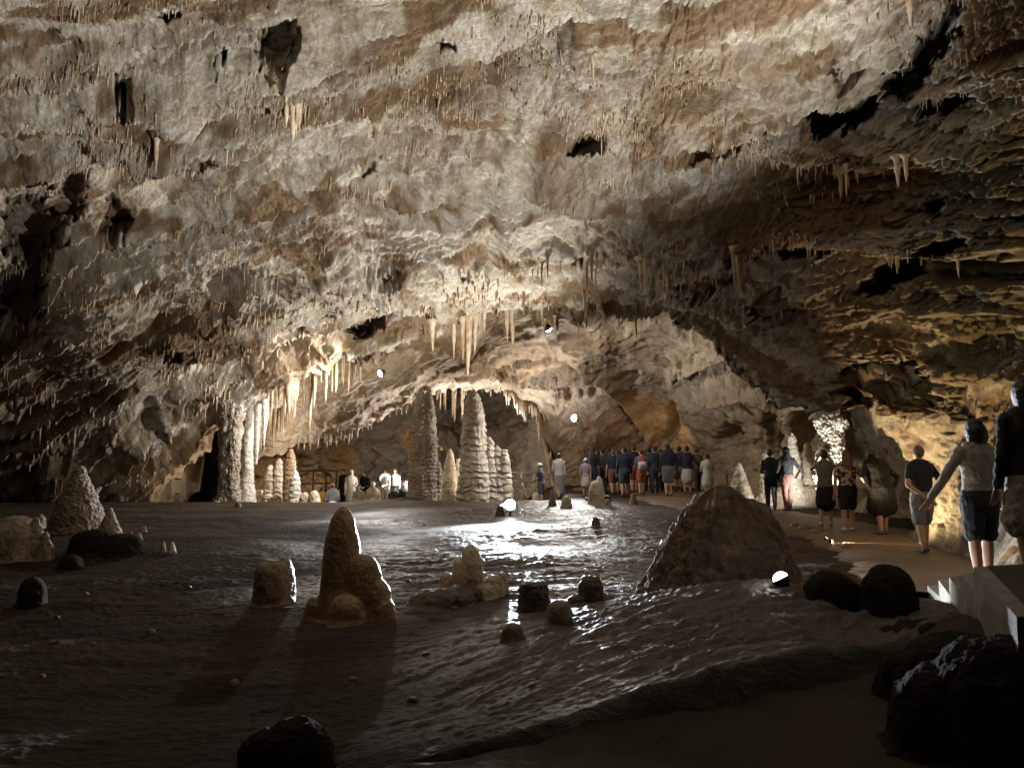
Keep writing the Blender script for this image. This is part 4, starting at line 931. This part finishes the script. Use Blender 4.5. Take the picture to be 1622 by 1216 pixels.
# curtain on the left under the arch
p = PT(457, 598, 27.0); stalactite(p, 60 * 27 / F, 9 * 27 / F, 'thick tan stalactite standing out from the left curtain', None, False, 5); CNT += 1
for k in range(34):
    x_ = 402 + 186 * (k + random.random()) / 34; ly = lip(x_) - 8; Y = 27.5 + random.uniform(0, .7)
    L_ = random.uniform(28, 60) + 50 * math.exp(-((x_ - 505) / 50) ** 2) * random.random()
    stalactite(PT(x_, ly, Y), L_ * Y / F, L_ * .055 * Y / F, 'long slim stalactite in the grey curtain left of the arch lamp', 'curtain of long stalactites', False, random.choice((0, 1, 2, 3, 4))); CNT += 1
for k in range(20):
    x_ = 400 + 66 * (k + random.random()) / 20; Y = 28.6 + random.uniform(0, .5)
    yt = np.interp(x_, [400, 470], [668, 640]); L_ = random.uniform(30, 56)
    stalactite(PT(x_, yt, Y), L_ * Y / F, L_ * .05 * Y / F, 'brown stalactite in the dark curtain above the short pale pillars', 'brown curtain above the pale pillars', False, random.choice((5, 6, 7))); CNT += 1
for k in range(12):
    x_ = random.uniform(622, 750); Y = 36.5
    L_ = random.uniform(14, 40); stalactite(PT(x_, 612, Y), (L_ + 18) * Y / F, L_ * .1 * Y / F, 'dim stalactite hanging in the dark gap behind the tall pair', 'stalactites in the dark rear gap'); CNT += 1
# uncountable small straws on every ledge
def fringe():
    m = MB(); rng = np.random.default_rng(5); H_, W_ = CEIL.P.shape[:2]
    Z = CEIL.P[..., 2]; jj = np.where((CEIL.px > -20) & (CEIL.px < 1640))[0]
    loc = Z - (np.roll(Z, 9, 0) + np.roll(Z, -9, 0)) / 2          # hanging edges
    cand = np.argwhere(loc[20:430][:, jj] < -.07)
    rng.shuffle(cand); n = 0
    for i, j in cand:
        i += 20; j = jj[j]; p = CEIL.P[i, j]; s = p[1] / F
        if n > 3600: break
        dens = .1 + pn(np.array([p * .45]), 77)[0] * 2.4
        if rng.random() > dens: continue
        L = (3 + 17 * rng.random() ** 2) * s * (1 + (rng.random() < .1)); r = rng.uniform(.7, 1.3) * s
        m.grid([[(p[0] + rr * math.cos(a), p[1] + rr * math.sin(a), p[2] + z) for a in (0, 1.57, 3.14, 4.71)] for z, rr in ((-L, r * .25), (-L * .5, r * .7), (.04, r * 1.5))])
        n += 1
    o = m.build('straw_fringe', M['straw']); o['kind'] = 'stuff'; o['label'] = 'fine fringe of tiny straw stalactites on the rock ledges'; o['category'] = 'stalactites'
    m = MB()
    for sh, pts, n_, l0, l1 in ((WALL2, [(470, 703), (560, 682), (620, 646), (700, 613), (800, 616)], 60, 4, 16), (WALL2, [(800, 660), (850, 700), (878, 760)], 160, 6, 22), (WALL2, [(700, 590), (800, 590), (900, 608)], 40, 4, 10), (WALL2, [(1060, 598), (1140, 572), (1290, 640)], 40, 4, 12)):
        xs = [p[0] for p in pts]; ys = [p[1] for p in pts]
        for k in range(n_):
            x_ = rng.uniform(xs[0], xs[-1]); y_ = np.interp(x_, xs, ys) + rng.normal(0, 3 if n_ < 100 else 16)
            p = sh.at(x_, y_); s = p[1] / F; L = rng.uniform(l0, l1) * s; r = L * .11
            m.grid([[(p[0] + rr * math.cos(a), p[1] + rr * math.sin(a) - .04, p[2] + z) for a in (0, 1.05, 2.1, 3.14, 4.2, 5.24)] for z, rr in ((-L, r * .2), (-L * .5, r * .75), (.1, r * 1.5))])
    o = m.build('straw_fringe', M['straw']); o['kind'] = 'stuff'; o['label'] = 'fringe of small stalactites on the rear chamber walls'; o['category'] = 'stalactites'
fringe()

# ------------------------------------------------------------------ people
ARMS = {'down': ((.03, .0, -.185), (.035, .045, -.34)), 'front': ((.035, .03, -.18), (-.04, .17, -.20)), 'behind': ((.085, -.06, -.165), (-.085, -.10, -.30)),
        'up': ((.05, .13, -.06), (-.03, .19, .09)), 'out': ((.09, .02, -.145), (.16, .07, -.28)), 'hips': ((.11, -.03, -.165), (.02, .0, -.30)), 'swing': ((.04, .06, -.175), (.03, .15, -.29))}
def person(loc, H, rz, label, top, bottom, hair=('short', (.03, .02, .015)), arms=('down', 'down'), stride=.0, lean=0.0, fat=1.0, seated=False, sleeve='short', leg='shorts', hat=None, shoes=(.05, .05, .055), vox=.016, topmat=None, group=None, skin=None):
    root = empty('person', loc, rz); tag(root, label, 'person', group)
    hipz = .20 if seated else .515; dz = hipz - .515
    def U(x, y, z):
        """upper body point, leaning forward about the hip"""
        z0 = z - .515; c, s = math.cos(lean), math.sin(lean)
        return Vector((x, y * c + z0 * s, z0 * c - y * s + hipz)) * H
    SK = skin or M['skin']
    sh = {1: (.108 * (.75 + .25 * fat), 0, .805), -1: (-.108 * (.75 + .25 * fat), 0, .805)}
    armp = {}
    for sd, nm in ((-1, arms[0]), (1, arms[1])):
        e, w_ = ARMS[nm]; a = sh[sd]
        armp[sd] = [U(*a), U(a[0] + sd * e[0], a[1] + e[1], a[2] + e[2]), U(a[0] + sd * w_[0], a[1] + w_[1], a[2] + w_[2])]
    legp = {}
    for sd in (-1, 1):
        hx = sd * .052
        if seated: legp[sd] = [Vector((hx, .02, hipz)) * H, Vector((sd * .075, .23, .27)) * H, Vector((sd * .07, .28, .04)) * H]
        else:
            f = stride * sd
            legp[sd] = [Vector((hx, 0, hipz)) * H, Vector((hx * 1.05, .035 * abs(f) + .08 * f, .275)) * H, Vector((hx * 1.1, .15 * f - (.03 if f < 0 else 0) * abs(f), .045 + (.03 * abs(f) if f < 0 else 0))) * H]
    TORSO = [(.47, .080, .062), (.515, .092, .070), (.56, .088, .064), (.61, .080, .058), (.68, .088, .062), (.74, .100, .066), (.79, .108, .058), (.822, .085, .048), (.845, .040, .038)]
    def torso(m, z0, z1, off):
        pts = [t for t in TORSO if z0 - 1e-6 <= t[0] <= z1 + 1e-6]
        m.tube([U(0, 0, t[0]) for t in pts], [((t[1] * fat + off) * H, (t[2] * fat + off) * H) for t in pts], 16)
    # body: one continuous skin
    m = MB(); torso(m, .47, .845, 0)
    m.tube([U(0, -.002, .83), U(0, .004, .885)], [.033 * H, .031 * H], 10)
    hc = U(0, .012, .935)
    m.ell(hc, (.043 * H, .054 * H, .064 * H)); m.ell(U(0, .028, .898), (.030 * H, .034 * H, .03 * H))
    m.tube([U(0, .062, .94), U(0, .074, .922)], [.006 * H, .010 * H], 8)
    for sd in (-1, 1): m.ell(U(sd * .044, .005, .93), (.007 * H, .013 * H, .02 * H), 8, 6)
    for sd in (-1, 1):
        a, e, w_ = armp[sd]
        m.tube([a, a.lerp(e, .5), e], [.030 * H * (.6 + .4 * fat), .027 * H, .022 * H], 10); m.tube([e, e.lerp(w_, .35), w_], [.0225 * H, .0215 * H, .0145 * H], 10)
        dv = (w_ - e).normalized(); side = dv.cross(Vector((0, 1, 0.3))).normalized()
        pe = w_ + dv * .050 * H; m.tube([w_, pe], [(.017 * H, .011 * H), (.023 * H, .011 * H)], 10)
        curl = Vector((0, .6, 0)) if arms[0 if sd < 0 else 1] != 'behind' else Vector((-.5 * sd, .2, 0))
        for q in range(4):
            b_ = pe + side * (q - 1.5) * .0115 * H; L_ = (.042, .049, .046, .036)[q] * H
            k1 = b_ + (dv + curl * .25).normalized() * L_ * .55; m.tube([b_ - dv * .01 * H, k1, k1 + (dv + curl * .9).normalized() * L_ * .5], [.0058 * H, .0054 * H, .0046 * H], 6)
        tb = w_ + dv * .018 * H + side * .018 * H; m.tube([tb, tb + (dv * .7 + side * .7).normalized() * .03 * H, tb + (dv + side * .35).normalized() * .052 * H], [.008 * H, .0068 * H, .0055 * H], 6)
        h_, k_, a_ = legp[sd]
        m.tube([h_, h_.lerp(k_, .45), k_], [.058 * H * (.5 + .5 * fat), .049 * H * (.5 + .5 * fat), .034 * H], 12); m.tube([k_, k_.lerp(a_, .3), a_], [.034 * H, .0345 * H, .020 * H], 12)
        m.tube([a_ + Vector((0, -.012, -.022)) * H, a_ + Vector((sd * .004, .06, -.030)) * H, a_ + Vector((sd * .006, .098, -.034)) * H], [.022 * H, .020 * H, .013 * H], 10)
    m.build('body', SK, root, remesh=vox * .75, relax=2)
    # clothing
    TM = topmat or cloth(top)
    m = MB()
    torso(m, .515 if leg != 'dress' else .47, .822, .012)
    fr = {'short': .62, 'long': 1.9, 'none': 0}[sleeve]
    for sd in (-1, 1):
        a, e, w_ = armp[sd]
        if fr and fr < 1: m.tube([a, a.lerp(e, fr * .5), a.lerp(e, fr)], [.037 * H, .036 * H, .036 * H], 10)
        elif fr: m.tube([a, e, e.lerp(w_, .93)], [.036 * H, .030 * H, .023 * H], 10)
    wr = rough(.011, .09, int(abs(loc[0]) * 100))
    m.build('shirt', TM, root, remesh=vox, relax=2, disp=wr)
    if bottom is not None:
        m = MB(); BM = cloth(bottom)
        if leg in ('skirt', 'dress', 'robe'):
            L_ = {'skirt': .30, 'dress': .33, 'robe': .12}[leg]
            if seated:
                m.tube([Vector((0, -.03, hipz - .03)) * H, Vector((0, .12, hipz + .03)) * H, Vector((0, .24, .20)) * H, Vector((0, .27, .08)) * H], [.11 * H, .12 * H, .12 * H, .10 * H], 14)
            else: m.tube([U(0, 0, .58), U(0, 0, .515), Vector((0, .0, (L_ + .515) / 2)) * H, Vector((0, .01, L_)) * H], [(.092 * H * fat, .07 * H * fat), (.104 * H * fat, .082 * H * fat), (.118 * H * fat, .10 * H), (.13 * H * fat, .115 * H)], 16)
        else:
            torso(m, .47, .56, .014)
            for sd in (-1, 1):
                h_, k_, a_ = legp[sd]
                if leg == 'shorts': m.tube([h_, h_.lerp(k_, .5), h_.lerp(k_, .86)], [.066 * H * (.5 + .5 * fat), .060 * H * (.5 + .5 * fat), .056 * H * (.5 + .5 * fat)], 12)
                else: m.tube([h_, h_.lerp(k_, .5), k_, k_.lerp(a_, .5), k_.lerp(a_, .95)], [.064 * H, .056 * H, .043 * H, .040 * H, .034 * H], 12)
        m.build({'skirt': 'skirt', 'dress': 'skirt', 'robe': 'robe', 'shorts': 'shorts', 'trousers': 'trousers'}[leg], BM, root, remesh=vox, relax=2, disp=wr)
    for sd in (-1, 1):
        a_ = legp[sd][2]; m = MB()
        m.tube([a_ + Vector((0, -.014, -.020)) * H, a_ + Vector((sd * .004, .05, -.024)) * H, a_ + Vector((sd * .006, .102, -.030)) * H], [(.025 * H, .024 * H), (.026 * H, .020 * H), (.020 * H, .014 * H)], 12)
        m.build('shoe', cloth(shoes, .5), root, remesh=vox * .6, relax=1)
    hk, hcol = hair; m = MB()
    if hk in ('short', 'bob', 'long'):
        m.ell(hc + Vector((0, -.010, .012)) * H, (.049 * H, .056 * H, .064 * H), 16, 10)
        if hk == 'bob':
            m.ell(U(0, -.012, .918), (.062 * H, .060 * H, .066 * H), 16, 10); m.ell(U(0, -.018, .885), (.064 * H, .050 * H, .05 * H), 16, 10)
        if hk == 'long':
            m.tube([U(0, -.018, .945), U(0, -.035, .88), U(0, -.058, .80), U(0, -.064, .73)], [(.056 * H, .046 * H), (.060 * H, .040 * H), (.062 * H, .024 * H), (.045 * H, .014 * H)], 14)
        fr_ = rough(.007, .018, 3)
        m.build('hair', cloth(hcol, .55), root, remesh=vox * .7, relax=1, disp=fr_)
    if hk == 'hood':
        m.ell(hc + Vector((0, -.012, .008)) * H, (.058 * H, .058 * H, .075 * H), 16, 10); m.tube([U(0, -.01, .90), U(0, -.01, .84), U(0, 0, .80)], [.056 * H, .062 * H, .085 * H], 14)
        m.build('hood', cloth(hcol), root, remesh=vox * .8, relax=2)
    if hat:
        m = MB(); m.ell(hc + Vector((0, -.004, .030)) * H, (.054 * H, .062 * H, .048 * H), 16, 10); m.ell(hc + Vector((0, .058, .030)) * H, (.040 * H, .042 * H, .006 * H), 14, 6)
        m.build('cap', cloth(hat), root, remesh=vox * .6, relax=1)
    return root
def onpath(px, Y):
    x = (px - 811) / F * Y * 1.0; z = float(h_base(x, Y))
    if path_dist(np.array([x]), np.array([Y]))[0] < 1.45: z += .075
    return (x, Y, z)
BLK, NAVY = (.012, .012, .015), (.018, .024, .045)
GC = 'visitors crowding the far end of the path'; GL = 'visitors resting behind the floor crest on the left'; GR = 'visitors walking along the path on the right'
# right-hand line
person(onpath(1455, 13.0), 1.77, R(12), 'man in dark tee shirt and grey shorts with his hands behind his back', (.02, .02, .026), (.20, .20, .22), ('short', (.16, .13, .11)), ('behind', 'behind'), .35, .05, 1.12, vox=.012, group=GR)
person((5.0, 8.3, .364), 1.75, R(6), 'woman with bobbed dark hair, pale long sleeved top and dark shorts on the steps', (.40, .34, .27), (.03, .03, .035), ('bob', (.012, .010, .009)), ('out', 'down'), .2, .03, 1.05, sleeve='long', vox=.012, group=GR)
person((4.28, 6.4, .724), 1.64, R(4), 'woman with long black hair and a pale skirt, cut off by the right edge', (.04, .035, .03), (.42, .37, .30), ('long', (.010, .009, .008)), ('down', 'front'), .15, .04, 1.08, leg='skirt', sleeve='long', vox=.012, group=GR)
person(onpath(1338, 16.2), 1.66, R(-8), 'woman in a dark blouse printed with pale flowers and black shorts', (.3, .1, .1), BLK, ('long', (.16, .08, .04)), ('down', 'out'), .25, .02, 1.08, topmat=M['floral'], vox=.014, group=GR, shoes=(.6, .58, .55))
person(onpath(1303, 17.2), 1.66, R(-20), 'woman raising both arms to take a photo, grey top and black skirt', (.20, .18, .16), BLK, ('short', (.06, .04, .03)), ('up', 'up'), .2, .02, 1.0, leg='skirt', sleeve='none', vox=.014, group=GR, shoes=(.5, .45, .4))
person(onpath(1392, 15.6), 1.76, R(10), 'large person all in black bowing the head beside the flowered blouse', (.008, .008, .009), (.008, .008, .009), ('short', (.01, .01, .01)), ('hips', 'hips'), .25, .42, 1.45, leg='skirt', sleeve='long', vox=.014, group=GR, shoes=(.10, .10, .10))
person(onpath(1218, 21.4), 1.66, R(-14), 'person in a dark teal sweater and dark trousers behind the brown mound', (.02, .045, .05), (.015, .018, .025), ('short', (.07, .045, .03)), ('front', 'down'), .3, .03, 1.05, sleeve='long', leg='trousers', vox=.016, group=GR)
person(onpath(1244, 21.0), 1.72, R(10), 'person in a black hooded top and reddish brown trousers behind the brown mound', BLK, (.13, .06, .045), ('hood', BLK), ('front', 'hips'), .3, .03, 1.1, sleeve='long', leg='trousers', vox=.016, group=GR)
# far crowd
person(onpath(857, 30.2), 1.62, R(60), 'child with white cap and dark blue top at the left end of the crowd', (.03, .035, .06), (.08, .08, .1), ('short', (.1, .07, .05)), ('front', 'front'), .3, .1, 1.0, hat=(.75, .72, .68), group=GC)
person(onpath(885, 29.0), 1.70, R(20), 'person in a long grey robe with white collar, mid-stride', (.50, .48, .45), (.26, .24, .22), ('short', (.03, .025, .02)), ('front', 'down'), .7, .08, 1.05, leg='robe', sleeve='long', group=GC)
person(onpath(927, 28.8), 1.40, R(0), 'child in white hat, lilac top and pale skirt', (.34, .26, .32), (.50, .48, .46), ('short', (.2, .15, .1)), ('down', 'down'), .2, 0, 1.0, leg='skirt', hat=(.72, .64, .66), group=GC)
person(onpath(938, 30.2), 1.82, R(-20), 'tall visitor in black next to the child in white hat', BLK, (.02, .02, .03), ('long', (.02, .016, .014)), ('down', 'front'), .2, .0, 1.05, leg='trousers', sleeve='long', group=GC)
person(onpath(953, 30.8), 1.74, R(-30), 'visitor in dark brown with a black cap behind the broken stalagmite', (.03, .026, .022), (.04, .035, .03), ('short', (.03, .02, .02)), ('front', 'down'), .2, .05, 1.05, leg='trousers', hat=BLK, sleeve='long', group=GC)
person(onpath(970, 29.8), 1.72, R(10), 'visitor in navy top and rust brown shorts', NAVY, (.20, .08, .045), ('short', (.12, .09, .07)), ('down', 'swing'), .6, .03, 1.05, group=GC)
person(onpath(988, 28.6), 1.82, R(0), 'tall man in navy sweatshirt and slate shorts, bare calves', NAVY, (.05, .06, .075), ('short', (.02, .016, .014)), ('down', 'down'), .5, .02, 1.15, sleeve='long', group=GC)
person(onpath(1003, 30.2), 1.80, R(5), 'dark haired visitor in black and red shorts half hidden in the crowd', BLK, (.24, .07, .04), ('short', (.02, .015, .012)), ('down', 'down'), .3, .02, 1.05, group=GC)
bp_p = person(onpath(1015, 28.4), 1.66, R(4), 'woman in orange shorts carrying a red and white backpack', (.12, .14, .17), (.36, .13, .04), ('short', (.05, .03, .02)), ('front', 'front'), .4, .03, 1.0, group=GC)
person(onpath(1036, 29.6), 1.76, R(0), 'man in dark navy with a flat black cap', NAVY, (.02, .022, .03), ('short', (.02, .016, .014)), ('down', 'front'), .3, .0, 1.08, leg='trousers', sleeve='long', hat=BLK, group=GC)
person(onpath(1057, 27.6), 1.86, R(6), 'big man in black jacket and grey shorts before the warm wall glow', (.010, .011, .016), (.13, .12, .12), ('short', (.02, .016, .014)), ('down', 'hips'), .4, .05, 1.4, sleeve='long', group=GC)
person(onpath(1087, 29.2), 1.78, R(-10), 'visitor in navy top and white skirt', NAVY, (.52, .46, .40), ('short', (.02, .016, .014)), ('up', 'out'), .1, .0, 1.05, leg='skirt', sleeve='long', group=GC)
person(onpath(1119, 26.6), 1.50, R(0), 'child in a long white smock at the right end of the crowd', (.56, .52, .46), (.56, .52, .46), ('short', (.05, .035, .025)), ('front', 'front'), .2, .05, 1.1, leg='dress', group=GC, shoes=(.4, .36, .33))
for px_, Y_, H_, rz_, tp_, bt_, lg_, hr_, ar_, lb_ in [
    (946, 31.6, 1.70, 40, (.05, .05, .06), BLK, 'trousers', 'long', ('front', 'down'), 'visitor in charcoal top looking over the child in white hat'),
    (963, 31.4, 1.78, -35, (.022, .022, .03), (.04, .035, .03), 'trousers', 'short', ('down', 'hips'), 'visitor in black turned to the left behind the navy top and rust shorts'),
    (979, 31.0, 1.68, 20, (.06, .045, .04), BLK, 'shorts', 'bob', ('front', 'front'), 'bobbed hair visitor in dim brown behind the tall man in navy'),
    (1026, 31.0, 1.72, -10, (.03, .03, .035), (.05, .05, .06), 'trousers', 'short', ('down', 'front'), 'visitor in black between the backpack and the flat cap'),
    (1046, 30.8, 1.66, 25, (.07, .065, .06), BLK, 'trousers', 'long', ('swing', 'down'), 'long haired visitor half hidden left of the big man in black'),
    (1074, 30.6, 1.76, -30, (.016, .016, .02), (.16, .10, .06), 'shorts', 'short', ('hips', 'down'), 'visitor in black and brown shorts right of the big man in black'),
    (1103, 30.4, 1.70, 15, (.09, .075, .06), (.05, .045, .04), 'trousers', 'short', ('down', 'front'), 'visitor in drab brown between the white skirt and the white smock')]:
    person(onpath(px_, Y_), H_, R(rz_), lb_, tp_, bt_, (hr_, (.025, .018, .014)), ar_, .3, .04, 1.06, leg=lg_, sleeve='long', group=GC)
# rucksack on the woman's back
pb_ = onpath(1015, 28.4); rk = empty('backpack', (pb_[0], pb_[1] - .20, pb_[2] + 1.02), R(4)); tag(rk, 'red and white backpack on the woman in orange shorts', 'backpack')
m = MB(); m.tube([(0, 0, -.02), (0, -.02, .14)], [(.17, .09), (.17, .10)], 14); m.build('bag', cloth((.62, .62, .64)), rk, remesh=.02, relax=2)
m = MB(); m.tube([(0, -.0, .20), (0, 0, .32)], [(.16, .09), (.12, .07)], 14); m.build('flap', cloth((.48, .05, .05)), rk, remesh=.02, relax=2)
m = MB(); m.tube([(0, -.10, .02), (0, -.11, .08)], [(.12, .04), (.12, .04)], 12); m.build('pocket', cloth((.3, .4, .45)), rk, remesh=.015, relax=1)
# left group, on the lower ground beyond the crest
def low(px, Y): x = (px - 811) / F * Y; return (x, Y, float(h_base(x, Y)))
person(low(546, 36.6), 1.74, R(150), 'visitor in black standing behind the one in a white hood', BLK, (.02, .02, .02), ('short', (.02, .015, .012)), ('down', 'down'), leg='trousers', sleeve='long', group=GL)
person(low(558, 34.4), 1.76, R(200), 'person standing in a white hooded cape among the huddled visitors', (.66, .60, .52), (.60, .54, .46), ('hood', (.68, .62, .54)), ('front', 'down'), .1, 0, 1.15, leg='robe', sleeve='long', group=GL)
person(low(513, 32.8), 1.62, R(20), 'person in a mustard yellow top sitting with the back turned', (.50, .27, .05), (.1, .07, .05), ('short', (.03, .02, .015)), ('front', 'front'), seated=True, leg='trousers', sleeve='long', fat=1.1, lean=.25, group=GL)
person(low(530, 32.6), 1.86, R(30), 'person in a grey blue cape sitting behind the low white knob', (.33, .37, .40), (.25, .27, .29), ('short', (.14, .05, .03)), ('front', 'front'), seated=True, leg='robe', sleeve='long', fat=1.25, lean=.12, hat=(.50, .30, .26), group=GL)
person(low(571, 33.4), 1.72, R(170), 'small pale clothed person sitting between the white hood and the black coat', (.36, .33, .29), (.30, .27, .24), ('short', (.04, .03, .02)), ('front', 'front'), seated=True, leg='robe', sleeve='long', fat=1.0, lean=.1, group=GL)
person(low(581, 35.6), 1.70, R(160), 'visitor in a black coat below the glowing oval lamp', BLK, (.02, .02, .025), ('short', (.02, .015, .012)), ('front', 'down'), lean=.2, leg='trousers', sleeve='long', group=GL)
person(low(593, 32.6), 1.94, R(185), 'person in a cream cape and white cap sitting in front', (.55, .48, .38), (.50, .43, .33), ('short', (.06, .04, .03)), ('front', 'front'), seated=True, leg='robe', sleeve='long', fat=1.25, lean=.1, hat=(.72, .66, .58), group=GL)
person(low(611, 35.2), 1.74, R(170), 'young woman with long brown hair, white sweater and pale trousers', (.62, .58, .52), (.42, .38, .33), ('long', (.05, .025, .015)), ('front', 'hips'), .1, leg='trousers', sleeve='long', group=GL)
person(low(627, 35.6), 1.82, R(165), 'young woman in white jumper and dark trousers, hand at her side', (.60, .58, .55), (.03, .03, .04), ('long', (.04, .025, .018)), ('down', 'down'), .1, leg='trousers', sleeve='long', group=GL)
person(low(625, 33.0), 1.66, R(200), 'person in dark clothes sitting before the woman in white jumper', (.02, .022, .03), (.02, .022, .03), ('short', (.02, .015, .012)), ('front', 'front'), seated=True, leg='trousers', sleeve='long', lean=.2, group=GL)
person(low(643, 34.2), 1.90, R(190), 'person in a pink cap sitting beside the slender twin stalagmite', (.03, .03, .035), (.03, .03, .035), ('long', (.03, .02, .016)), ('front', 'down'), seated=True, leg='trousers', sleeve='long', lean=.1, hat=(.62, .16, .16), group=GL)
